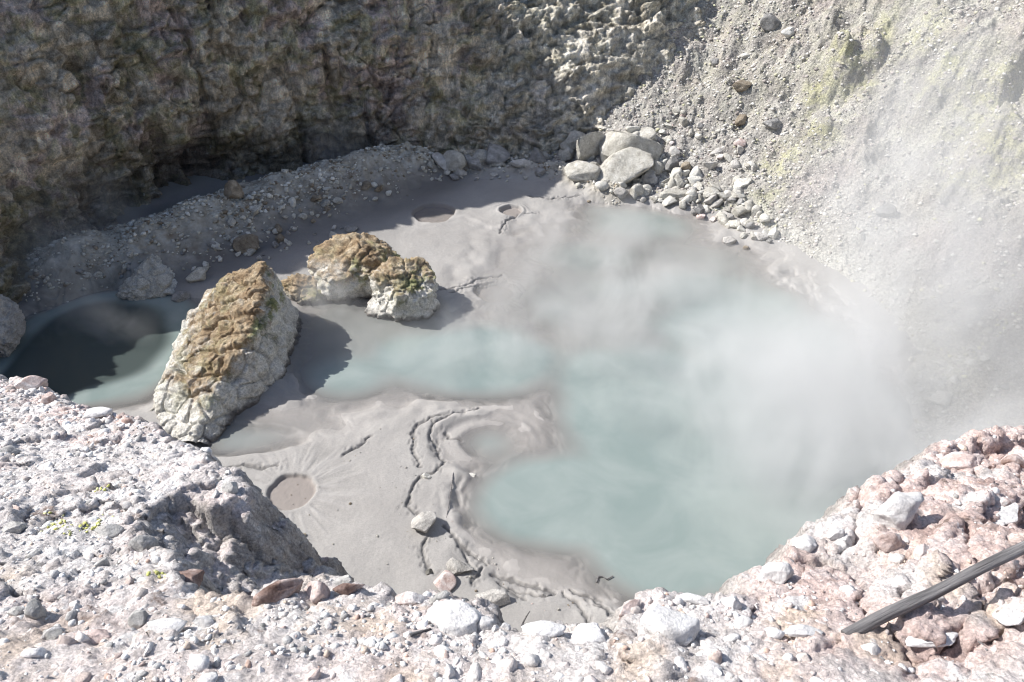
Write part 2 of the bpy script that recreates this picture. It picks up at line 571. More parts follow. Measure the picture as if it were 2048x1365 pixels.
def mat_water():
    m = M("milky_water", .14, .4)
    p = m.pos()
    dep = m.attr("dep")
    deep = m.ramp(m.noise(p, .7, 4, .6, .6), [(.35, (.188, .234, .225)), (.65, (.25, .29, .279))])
    c = m.mix(m.rng(dep, .0, .36), (.29, .278, .265), deep)
    c = m.mix(m.rng(dep, .62, 1.15), c, (.055, .070, .068))  # paints the left pool's shade and dark cliff reflection into its deepest water
    n1 = m.noise(m.scale(p, 1, 1.6, 1), 14, 3, .6)
    m.done(c, m.bump(n1, .008, .12))
    tr = m.n("BsdfTransparent").outputs[0]
    fac = m.math('SUBTRACT', 1, m.math('POWER', 2.718, m.math('MULTIPLY', m.math('MAXIMUM', dep, 0), -6)))
    fac = m.math('MINIMUM', m.math('ADD', fac, .12), 1)
    mx = m.n("MixShader", {0: fac, 1: tr, 2: m.b.outputs[0]}).outputs[0]
    m.t.links.new(mx, m.out.inputs[0])
    return m.m


def mat_cliff():
    m = M("altered_cliff_rock", .95, .15)
    p = m.pos()
    xyz = m.sep(p)
    st = m.noise(m.scale(p, 1, 1, .55), 2.6, 7, .68, .5)
    c = m.ramp(st, [(.28, (.33, .265, .19)), (.42, (.55, .46, .345)), (.56, (.67, .575, .45)), (.70, (.78, .71, .60))])
    big = m.rng(m.noise(p, .8, 5, .65), .34, .66, .68, 1.3)
    c = m.mix(1.0, c, m.n('CombineColor', {0: big, 1: big, 2: big}).outputs[0], 'MULTIPLY')
    c = m.mix(m.rng(m.noise(p, .6, 6, .66, .5), .48, .58, 0, .85), c, m.ramp(st, [(.32, (.34, .255, .23)), (.62, (.63, .51, .46))]))
    olive = m.math('MULTIPLY', m.rng(m.noise(p, .9, 6, .68, .6), 0.49, .60), .65)
    c = m.mix(olive, c, m.ramp(st, [(.32, (.20, .19, .09)), (.66, (.49, .45, .26))]))
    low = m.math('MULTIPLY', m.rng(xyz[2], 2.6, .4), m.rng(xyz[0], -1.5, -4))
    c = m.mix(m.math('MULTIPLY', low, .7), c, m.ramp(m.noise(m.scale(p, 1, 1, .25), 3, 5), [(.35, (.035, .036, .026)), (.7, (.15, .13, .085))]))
    r = m.math('ADD', xyz[0], m.math('MULTIPLY', m.noise(p, .8, 4), 5.0))
    pale = m.ramp(m.noise(m.scale(p, 1, 1, 1.8), 2.2, 6, .65), [(.3, (.34, .31, .235)), (.5, (.58, .55, .47)), (.66, (.75, .73, .67))])
    c = m.mix(m.rng(r, .2, 4.0, 0, .85), c, pale)
    c = m.mix(m.rng(m.noise(p, 3.6, 5, .7), .62, .70, 0, .8), c, (.47, .46, .43))
    blk = m.rng(m.attr("block"), .15, .85, .74, 1.32)
    c = m.mix(1.0, c, m.n("CombineColor", {0: blk, 1: blk, 2: blk}).outputs[0], 'MULTIPLY')
    c = m.mix(m.math('MULTIPLY', m.attr("vein"), .55), c, (.56, .53, .48))
    spk = m.math('MULTIPLY', m.rng(m.noise(p, 24, 4, .7), .34, .66, .72, 1.25), m.rng(m.noise(m.scale(p, 1, 1, .13), 6.5, 4, .6), .34, .66, .72, 1.25))
    c = m.mix(1.0, c, m.n("CombineColor", {0: spk, 1: spk, 2: spk}).outputs[0], 'MULTIPLY')
    nrm = m.bump(m.noise(m.scale(p, 1, 1, .6), 7, 7, .72), .16, 1.)
    nrm = m.bump(m.vor(p, 5.5), .08, .4, nrm)
    return m.done(c, nrm)


def mat_scree():
    m = M("sulphur_stained_scree", .95, .15)
    p = m.pos()
    xyz = m.sep(p)
    f = m.noise(p, 1.3, 7, .66)
    c = m.ramp(f, [(.28, (.28, .26, .245)), (.5, (.44, .42, .395)), (.72, (.58, .57, .54))])
    c = m.mix(m.rng(m.noise(p, .5, 4), .5, .66, 0, .6), c, (.45, .39, .375))
    c = m.mix(m.math('MULTIPLY', m.attr("sulphur"), m.rng(m.noise(p, 2.6, 5, .65), .38, .62, .08, .66)), c, m.ramp(f, [(.3, (.36, .35, .13)), (.7, (.58, .57, .30))]))
    foot = m.math('MULTIPLY', m.rng(m.attr("dist"), 1.6, .3), m.rng(xyz[0], 3.5, 6))
    c = m.mix(m.math('MULTIPLY', foot, .75), c, m.ramp(f, [(.3, (.40, .39, .35)), (.6, (.60, .59, .54))]))
    spk = m.rng(m.noise(p, 19, 4, .75), .32, .68, .6, 1.3)
    c = m.mix(1.0, c, m.n("CombineColor", {0: spk, 1: spk, 2: spk}).outputs[0], 'MULTIPLY')
    nrm = m.bump(m.noise(p, 16, 6, .75), .10, .9)
    nrm = m.bump(m.vor(p, 13), .05, .5, nrm)
    return m.done(c, nrm)


def mat_rim():
    m = M("pale_sinter_ground", .95, .15)
    p = m.pos()
    xyz = m.sep(p)
    f = m.noise(p, 6, 7, .68)
    c = m.ramp(f, [(.28, (.40, .365, .355)), (.46, (.63, .59, .575)), (.66, (.80, .77, .76))])
    pk = m.math('MULTIPLY', m.rng(m.math('ADD', m.noise(p, 1.5, 5, .62), m.rng(xyz[0], .7, 1.3, 0, .10)), .46, .60), m.math('MAXIMUM', m.rng(xyz[0], .6, 1.3, .15, .95), m.rng(xyz[1], 3.2, 3.9, .4, .85)))
    c = m.mix(pk, c, m.ramp(f, [(.28, (.36, .255, .23)), (.48, (.60, .465, .43)), (.68, (.80, .705, .68))]))
    buff = m.math('MULTIPLY', m.rng(m.noise(p, 2.2, 4, .6), .5, .64), m.rng(xyz[1], 2.6, 2.0, 0, .65))
    c = m.mix(buff, c, (.62, .50, .40))
    c = m.mix(m.rng(m.noise(p, 3.3, 5, .7), .60, .68, 0, .85), c, (.24, .18, .155))
    c = m.mix(m.rng(m.noise(p, 3.9, 5, .7), .56, .66, 0, .85), c, (.78, .765, .76))
    # weathered grey rock where the bank has broken away
    face = m.attr("face")
    fc = m.ramp(m.noise(m.scale(p, 1, 1, .35), 7, 6, .68), [(.3, (.22, .20, .19)), (.5, (.44, .415, .395)), (.7, (.66, .645, .63))])
    c = m.mix(face, c, fc)
    spk = m.rng(m.noise(p, 75, 3, .7), .32, .66, .72, 1.18)
    c = m.mix(1.0, c, m.n("CombineColor", {0: spk, 1: spk, 2: spk}).outputs[0], 'MULTIPLY')
    nrm = m.bump(m.noise(p, 55, 6, .75), .022, .9)
    nrm = m.bump(m.vor(p, 42), .012, .5, nrm)
    return m.done(c, nrm)


def mat_rock(name, stops, sc=4., speck=.5, bump=.03, alt=None):
    """Rock with its own tone from one stone to the next; scale in metres of the world."""
    m = M(name, .93, .18)
    p = m.obj()
    info = m.n("ObjectInfo")
    pw = m.pos()
    f = m.noise(pw, sc, 6, .66)
    c = m.ramp(f, stops)
    if alt:
        c = m.mix(m.rng(m.noise(pw, sc * .45, 4, .6), .5, .62, 0, .8), c, alt)
    k = m.rng(info.outputs["Random"], 0, 1, .86, 1.1)
    c = m.mix(1.0, c, m.n("CombineColor", {0: k, 1: k, 2: k}).outputs[0], 'MULTIPLY')
    s = m.rng(m.noise(pw, sc * 9, 4, .7), .3, .7, 1 - speck * .6, 1 + speck * .3)
    c = m.mix(1.0, c, m.n("CombineColor", {0: s, 1: s, 2: s}).outputs[0], 'MULTIPLY')
    nrm = m.bump(m.noise(pw, sc * 7, 6, .72), bump, .9)
    nrm = m.bump(m.noise(pw, sc * 1.8, 3, .6), bump * 1.5, .5, nrm)
    return m.done(c, nrm)


def mat_outcrop():
    m = M("crusted_outcrop_rock", .93, .15)
    p = m.pos()
    top = m.attr("top"); side = m.attr("side")
    f = m.noise(p, 2.6, 6, .66)
    white = m.ramp(f, [(.30, (.46, .435, .385)), (.46, (.70, .675, .615)), (.7, (.80, .78, .73))])
    brown = m.ramp(m.noise(p, 3.6, 6, .68), [(.28, (.20, .138, .082)), (.44, (.32, .235, .15)), (.58, (.46, .37, .26)), (.75, (.62, .57, .48))])
    hgt = m.math('ADD', top, m.math('MULTIPLY', m.math('SUBTRACT', m.noise(m.scale(p, 1, 1, .6), 2.4, 7, .74), .5), 1.3))
    c = m.mix(m.rng(hgt, .34, .66), white, brown)
    grn = m.math('MULTIPLY', m.rng(m.noise(p, 1.9, 5, .65), .46, .6), m.math('MULTIPLY', m.rng(hgt, .18, .42), m.rng(hgt, .95, .6)))
    grn = m.math('MULTIPLY', grn, m.math('ADD', m.math('MULTIPLY', side, .6), .35))
    c = m.mix(grn, c, m.ramp(f, [(.3, (.17, .18, .07)), (.7, (.42, .43, .24))]))
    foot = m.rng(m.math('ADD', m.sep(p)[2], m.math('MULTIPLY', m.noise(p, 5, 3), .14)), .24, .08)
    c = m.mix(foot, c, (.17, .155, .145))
    spk = m.rng(m.noise(p, 24, 4, .72), .32, .68, .68, 1.22)
    c = m.mix(1.0, c, m.n("CombineColor", {0: spk, 1: spk, 2: spk}).outputs[0], 'MULTIPLY')
    nrm = m.bump(m.noise(p, 22, 6, .75), .06, .9)
    nrm = m.bump(m.vor(p, 7), .06, .5, nrm)
    return m.done(c, nrm)


def mat_gravel(name):
    m = M(name, .92, .2)
    c = m.attr("tint", "Color")
    p = m.pos()
    s = m.rng(m.noise(p, 60, 3, .7), .3, .7, .75, 1.15)
    c = m.mix(1.0, c, m.n("CombineColor", {0: s, 1: s, 2: s}).outputs[0], 'MULTIPLY')
    return m.done(c, m.bump(m.noise(p, 90, 4, .7), .008, .8))


def mat_wood():
    m = M("weathered_grey_wood", .85, .2)
    p = m.obj()
    f = m.noise(m.scale(p, 1, 16, 16), 2.2, 6, .65, .3)
    c = m.ramp(f, [(.32, (.035, .033, .035)), (.44, (.13, .125, .128)), (.6, (.215, .208, .21)), (.78, (.40, .39, .39))])
    nrm = m.bump(m.noise(m.scale(p, .6, 22, 22), 3, 5, .7), .02, .9)
    return m.done(c, nrm)


MUD, WATER, CLIFF, SCREE, RIM = mat_mud(), mat_water(), mat_cliff(), mat_scree(), mat_rim()
OUTCROP, WOOD = mat_outcrop(), mat_wood()
GRAVEL = mat_gravel("mixed_gravel")
ROCK = {
    'pale': mat_rock("pale_buff_rock", [(.28, (.34, .32, .28)), (.48, (.53, .51, .46)), (.70, (.70, .685, .64))], 5, .7, .045),
    'cream': mat_rock("cream_white_rock", [(.28, (.46, .44, .39)), (.5, (.60, .585, .54)), (.72, (.70, .69, .65))], 4, .35),
    'grey': mat_rock("grey_rock", [(.28, (.16, .155, .15)), (.5, (.29, .285, .28)), (.72, (.45, .44, .43))], 6),
    'mud': mat_rock("mud_crusted_rock", [(.28, (.31, .295, .275)), (.5, (.50, .48, .455)), (.72, (.64, .62, .59))], 5, .5, .03),
    'tan': mat_rock("tan_brown_rock", [(.28, (.15, .12, .09)), (.5, (.28, .235, .18)), (.72, (.44, .39, .32))], 5),
    'white': mat_rock("white_sinter_rock", [(.26, (.52, .50, .49)), (.48, (.70, .685, .68)), (.7, (.80, .79, .79))], 9, .3, .012),
    'rimgrey': mat_rock("grey_rim_rock", [(.28, (.30, .29, .28)), (.5, (.45, .44, .425)), (.72, (.62, .61, .60))], 11, .4, .012),
    'pink': mat_rock("pink_sinter_rock", [(.28, (.36, .255, .225)), (.5, (.56, .45, .42)), (.72, (.72, .66, .64))], 9, .4, .012, alt=(.74, .72, .715)),
    'rust': mat_rock("rust_brown_crust", [(.30, (.13, .08, .066)), (.46, (.33, .235, .205)), (.66, (.68, .59, .56))], 10, .4, .012),
    'dark': mat_rock("dark_wet_rock", [(.28, (.07, .068, .062)), (.5, (.15, .145, .13)), (.72, (.30, .29, .265))], 5),
}

# ------------------------------------------------------------------ the setting
# mud flat
nx, ny = 1100, 960
gx = np.linspace(-13.0, 9.2, nx); gy = np.linspace(5.4, 24.8, ny)
X, Y = np.meshgrid(gx, gy)
H, TAL, CRK, LIP, STR, POT = mud_h(X, Y, True)
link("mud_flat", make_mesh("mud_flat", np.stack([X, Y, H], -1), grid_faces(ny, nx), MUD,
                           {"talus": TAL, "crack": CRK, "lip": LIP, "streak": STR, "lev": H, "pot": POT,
                            "floor_shade": sstep(3.2, 1.3, seg_dist(X, Y, TALUS) + .5 * perlin(X * .8, Y * .8, seed=62))}), kind="structure")
# water: one level sheet, murkier over deeper mud; left pool's shade painted in by depth
st_ = 4
Xw, Yw, Hw = X[::st_, ::st_], Y[::st_, ::st_], H[::st_, ::st_]
k_ = np.ones(7) / 7
Hs = np.apply_along_axis(lambda r: np.convolve(r, k_, 'same'), 0, np.apply_along_axis(lambda r: np.convolve(r, k_, 'same'), 1, Hw))
link("water", make_mesh("water", np.stack([Xw, Yw, np.zeros_like(Xw)], -1), grid_faces(Xw.shape[0], Xw.shape[1], Hw < .05), WATER, {"dep": -Hs}), kind="structure")

# cliff round the left and the back of the pit
CB = [(-9.2, 5.0), (-9.6, 8.0), (-10.3, 11.5), (-10.9, 14.5), (-10.9, 16.8), (-9.9, 19.0), (-8.4, 21.1), (-5.4, 23.0), (-2.4, 23.5), (.85, 23.1), (4.6, 23.2), (9.0, 24.5), (14, 29)]
CT = [(-12.6, 4.5), (-13.0, 8.0), (-13.2, 11.5), (-13.2, 14.5), (-13.0, 17.8), (-11.5, 20.8), (-9.2, 22.8), (-6.3, 25.2), (-2.6, 26.4), (1.2, 27.6), (5.4, 28.8), (9.8, 31), (15, 36)]
CH = [4.0, 4.0, 3.9, 4.9, 6.9, 8.0, 9.4, 9.2, 6.5, 6.0, 7.0, 8.5, 10]


def resample(tab, n):
    tab = np.asarray(tab, float)
    if tab.ndim == 1:
        tab = tab[:, None]
    b = np.asarray(CB, float)
    s = np.concatenate([[0], np.cumsum(np.linalg.norm(np.diff(b, axis=0), axis=1))])
    q = np.linspace(0, s[-1], n)
    out = np.stack([np.interp(q, s, tab[:, i]) for i in range(tab.shape[1])], 1)
    for _ in range(int(n * .012)):
        out[1:-1] = out[1:-1] * .5 + .25 * (out[:-2] + out[2:])
    return out, q


NS, NT = 1000, 250
b_, q_ = resample(CB, NS); t_, _ = resample(CT, NS); h_, _ = resample(CH, NS)
tt = np.concatenate([np.linspace(0, 1, NT - 30), 1 + np.linspace(.02, 1.6, 30) ** 1.5 * 4])
T = tt[:, None]
low = np.minimum(T, 1)
g = low ** 1.25
X = b_[None, :, 0] * (1 - g) + t_[None, :, 0] * g
Y = b_[None, :, 1] * (1 - g) + t_[None, :, 1] * g
Z = h_[None, :, 0] * low - .35 * (1 - low)
out_ = t_ - b_; out_ = out_ / np.linalg.norm(out_, axis=1)[:, None]
ov = np.maximum(T - 1, 0)
X = X + ov * out_[None, :, 0]; Y = Y + ov * out_[None, :, 1]; Z = Z + .25 * np.minimum(ov, 2)
S = np.broadcast_to(q_[None, :], X.shape)
Nn = grid_normals(X, Y, Z)
if Nn[NT // 3, NS // 2, 1] > 0:
    Nn = -Nn
disp = .55 * fbm(X * .42, Y * .42, Z * .42, oct=3, seed=100) + .34 * fbm(X * 1.2, Y * 1.2, Z * 1.1, oct=3, seed=103)
f1, f2 = worley(X * 1.15 + .5 * perlin(X * 2, Y * 2, Z * 2, seed=101), Y * 1.15, Z * 1.25, seed=7)
AMP = .35 + .65 * sstep(-.15, .3, perlin(X * .45, Y * .45, Z * .5, seed=134))
disp = disp + .26 * AMP * (.75 - f1) - .07 * AMP * sstep(.12, 0, f2 - f1)
disp = disp + AMP * .13 * fbm(X * 3.4, Y * 3.4, Z * 2.6, oct=3, seed=106, ridged=True) + .07 * fbm(X * 9, Y * 9, Z * 6, oct=3, seed=109)
pw = .5 * perlin(X * 1.6, Y * 1.6, Z * 1.6, seed=121)
disp = disp + .34 * (plates(X * .9 + pw, Y * .9, Z * 1.3 + pw, seed=1) - .5) + AMP * .20 * (plates(X * 2.3 + pw, Y * 2.3, Z * 3.4 + pw, seed=2) - .5)
led = sstep(-3.5, .5, X)
disp = disp + (.3 + .7 * led) * .16 * (plates(X * 3.6 + pw, Y * 3.6, Z * 7.5 + 2 * pw, seed=3) - .5)
gul = perlin(X * 1.1, Y * 1.1, Z * .16, seed=125)
disp = disp - .34 * sstep(.25, .0, np.abs(gul)) * sstep(.3, -.2, perlin(X * .5, Y * .5, Z * .5, seed=126)) * (1 - .6 * led)
zz = Z * 2.1 + 1.6 * fbm(X * .9, Y * .9, Z * .9, oct=3, seed=112) + .12 * X
saw = (zz - np.floor(zz))
zz2 = Z * 6.3 + 2.2 * fbm(X * 1.2, Y * 1.2, Z * 1.2, oct=3, seed=114)
saw2 = zz2 - np.floor(zz2)
disp = disp + led * (.24 * (1 - saw) * sstep(0, .12, saw) + .10 * (1 - saw2) * sstep(0, .15, saw2)) * sstep(-.4, .3, fbm(X * .7, Y * .7, Z * .7, oct=2, seed=117))
# hollows at the foot of the left-hand cliff
for hu, hv, r, dp in ((200, 330, 1.0, .9), (330, 340, .9, 1.0), (130, 300, .7, .5), (420, 360, .8, .8), (270, 410, 1.3, .6), (60, 420, .9, .4)):
    hx, hy = P(hu, hv, .6)
    m_ = np.exp(-(((X - hx) ** 2 + (Y - hy) ** 2) / (r * 1.6) ** 2 + ((Z - .7) / (.8 * r)) ** 2))
    disp = disp - dp * m_ * (1 + .6 * perlin(X * 2.6, Y * 2.6, Z * .5, seed=119))
c1, c2 = worley(X * 1.7 + pw, Y * 1.7, Z * 2.3 + pw, seed=13)
e1, e2 = worley(X * 4.6 + pw, Y * 4.6, Z * 6.5 + pw, seed=14)
crm = sstep(-.3, .2, perlin(X * .7, Y * .7, Z * .7, seed=129))
crm = crm * (1 - .55 * led)
disp = disp - crm * .16 * sstep(.16, .0, c2 - c1) - AMP * (.3 + .7 * crm) * .06 * sstep(.18, .0, e2 - e1)
sz = Z * 1.5 + 1.1 * fbm(X * .6, Y * .6, Z * .6, oct=3, seed=131) + .15 * X
sf = sz - np.floor(sz)
disp = disp + (1 - led) * .20 * (1 - sf) * sstep(0, .10, sf) * sstep(-.1, .3, perlin(X * .55, Y * .55, Z * .8, seed=132))
disp = disp + .045 * fbm(X * 16, Y * 16, Z * 14, oct=2, seed=133)
BLOCK = .6 * plates(X * 2.3 + pw, Y * 2.3, Z * 3.4 + pw, seed=2) + .4 * plates(X * 4.5 + pw, Y * 4.5, Z * 8 + 2 * pw, seed=4)
VEIN = sstep(.60, .80, fbm(X * 1.5 + pw, Y * 1.5, Z * 3.2 + pw, oct=4, seed=127, ridged=True)) * sstep(-.15, .25, perlin(X * .8, Y * .8, Z * .8, seed=128))
fade = np.where(T > 1, np.exp(-(T - 1) * 1.5), 1.0)
disp = disp * fade
V = np.stack([X, Y, Z], -1) + Nn * disp[..., None]
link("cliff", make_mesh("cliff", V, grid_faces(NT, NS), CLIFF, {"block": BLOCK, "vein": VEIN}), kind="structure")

# scree slope
nx, ny = 560, 700
gx = np.linspace(-.2, 17.5, nx); gy = np.linspace(4.0, 28.5, ny)
X, Y = np.meshgrid(gx, gy)
SH, SD = scree_h(X, Y, True)
SUL = np.zeros_like(SH)
_sp_px = [(1690, 90), (1640, 180), (1720, 160), (1560, 330), (1530, 400), (1900, 130), (1930, 240), (1985, 190), (2020, 250), (1970, 300), (2000, 330), (1840, 80), (1640, 260), (1930, 330), (1900, 740), (1880, 690), (2040, 330), (1760, 60)]
_sx, _sy, _ = hits([a for a, _b in _sp_px], [b for _a, b in _sp_px])
for a, b, r in zip(_sx, _sy, [.7, .6, .7, .6, .5, .6, .6, .8, .7, .7, .6, .6, .6, .6, .5, .4, .6, .6]):
    SUL = np.maximum(SUL, np.exp(-(((X - a) ** 2 + (Y - b) ** 2) / r ** 2)))
SUL = np.maximum(SUL, .25 * sstep(1.5, 4, SD))
Nn = grid_normals(X, Y, SH)
dsp = .05 * fbm(X * 7, Y * 7, SH * 7, oct=3, seed=130) * sstep(-.1, .5, SD)
V = np.stack([X, Y, SH], -1) + Nn * dsp[..., None]
link("scree_slope", make_mesh("scree_slope", V, grid_faces(ny, nx, SH > -.5), SCREE, {"sulphur": SUL, "dist": SD}), kind="structure")

# the rim in front, where the photographer stands
nx, ny = 980, 680
gx = np.linspace(RIM_X0, RIM_X1, nx); tq = np.linspace(0, 1, ny)
gy = RIM_Y0 + (RIM_Y1 - RIM_Y0) * (tq * .62 + .38 * tq ** 2.2)
X, Y = np.meshgrid(gx, gy)
RZ, RD = rim_h(X, Y, True)
Nn = grid_normals(X, Y, RZ)
stp = sstep(.85, .5, Nn[..., 2])
dsp = stp * (.05 * fbm(X * 6, Y * 6, RZ * 4, oct=4, seed=140) + .03 * fbm(X * 18, Y * 18, RZ * 10, oct=3, seed=144, ridged=True)) + .006 * fbm(X * 40, Y * 40, RZ * 40, oct=2, seed=146)
V = np.stack([X, Y, RZ], -1) + Nn * dsp[..., None]
link("rim_ground", make_mesh("rim_ground", V, grid_faces(ny, nx, RZ > -.5), RIM, {"face": sstep(.78, .55, Nn[..., 2]) * sstep(-.02, .1, RD)}), kind="structure")

# ground beyond, out to the horizon, well below the crest line and outside the pit
gv, gf = [], []
ring_in = [(-13.2, -3), (7.5, -3), (17.5, 3), (17.5, 30), (13, 36), (-4, 31), (-12, 27), (-15.5, 18), (-15.5, 4)]
for i, (a, b) in enumerate(ring_in):
    gv.append((a, b, 6.4)); gv.append((a * 22, (b - 12) * 16, 6.0))
nR = len(ring_in)
for i in range(nR):
    j = (i + 1) % nR
    gf.append((2 * i, 2 * i + 1, 2 * j + 1, 2 * j))
link("ground", make_mesh("ground", gv, gf, SCREE, {"sulphur": np.zeros(2 * nR), "dist": np.full(2 * nR, 9.)}), kind="structure")


# ------------------------------------------------------------------ rocks
def ico(sub):
    bm = bmesh.new()
    bmesh.ops.create_icosphere(bm, subdivisions=sub, radius=1)
    V = np.array([v.co for v in bm.verts]); F = np.array([[v.index for v in f.verts] for f in bm.faces])
    bm.free()
    return V, F


ICO = {s: ico(s) for s in (1, 2, 3, 4, 5, 6)}


def rock_verts(seed, sub=4, cuts=13, cut=.55, rough=.09, fine=.04):
    V, F = ICO[sub]
    V = V.copy()
    rs = np.random.RandomState(seed)
    for _ in range(cuts):
        n = rs.normal(size=3); n /= np.linalg.norm(n)
        d = cut + .3 * rs.rand()
        e = V @ n - d
        V -= np.maximum(e, 0)[:, None] * n * .97
    o = rs.rand(3) * 40
    r = 1 + rough * fbm(V[:, 0] * 1.7 + o[0], V[:, 1] * 1.7 + o[1], V[:, 2] * 1.7 + o[2], oct=3, seed=seed % 13) * 1.6
    r = r + fine * fbm(V[:, 0] * 7 + o[0], V[:, 1] * 7 + o[1], V[:, 2] * 7 + o[2], oct=3, seed=seed % 11, ridged=True)
    V = V * r[:, None]
    V /= np.abs(V).max(0)[None, :]
    return V.astype(np.float32), F


def boulder(name, seed, loc, dims, mat, label, cat="rock", rot=(0, 0, 0), group=None, sub=4, sink=.25, flat_=False, **kw):
    """dims are full width, depth, height in metres; loc is the ground point under the stone."""
    V, F = rock_verts(seed, sub, **kw)
    V = V * (np.asarray(dims) / 2)[None, :]
    V[:, 2] += dims[2] * (.5 - sink)
    me = make_mesh(name, V, F, ROCK[mat], smooth=flat_)
    return link(name, me, loc, tuple(R(a) for a in rot), label=label, category=cat, group=group)


def on_mud(u, v):
    x, y, z = hits(u, v)
    return float(x[0]), float(y[0]), float(z[0])


def px_m(u_px, x, y, z):
    return u_px * depth_of(x, y, z) / FPX


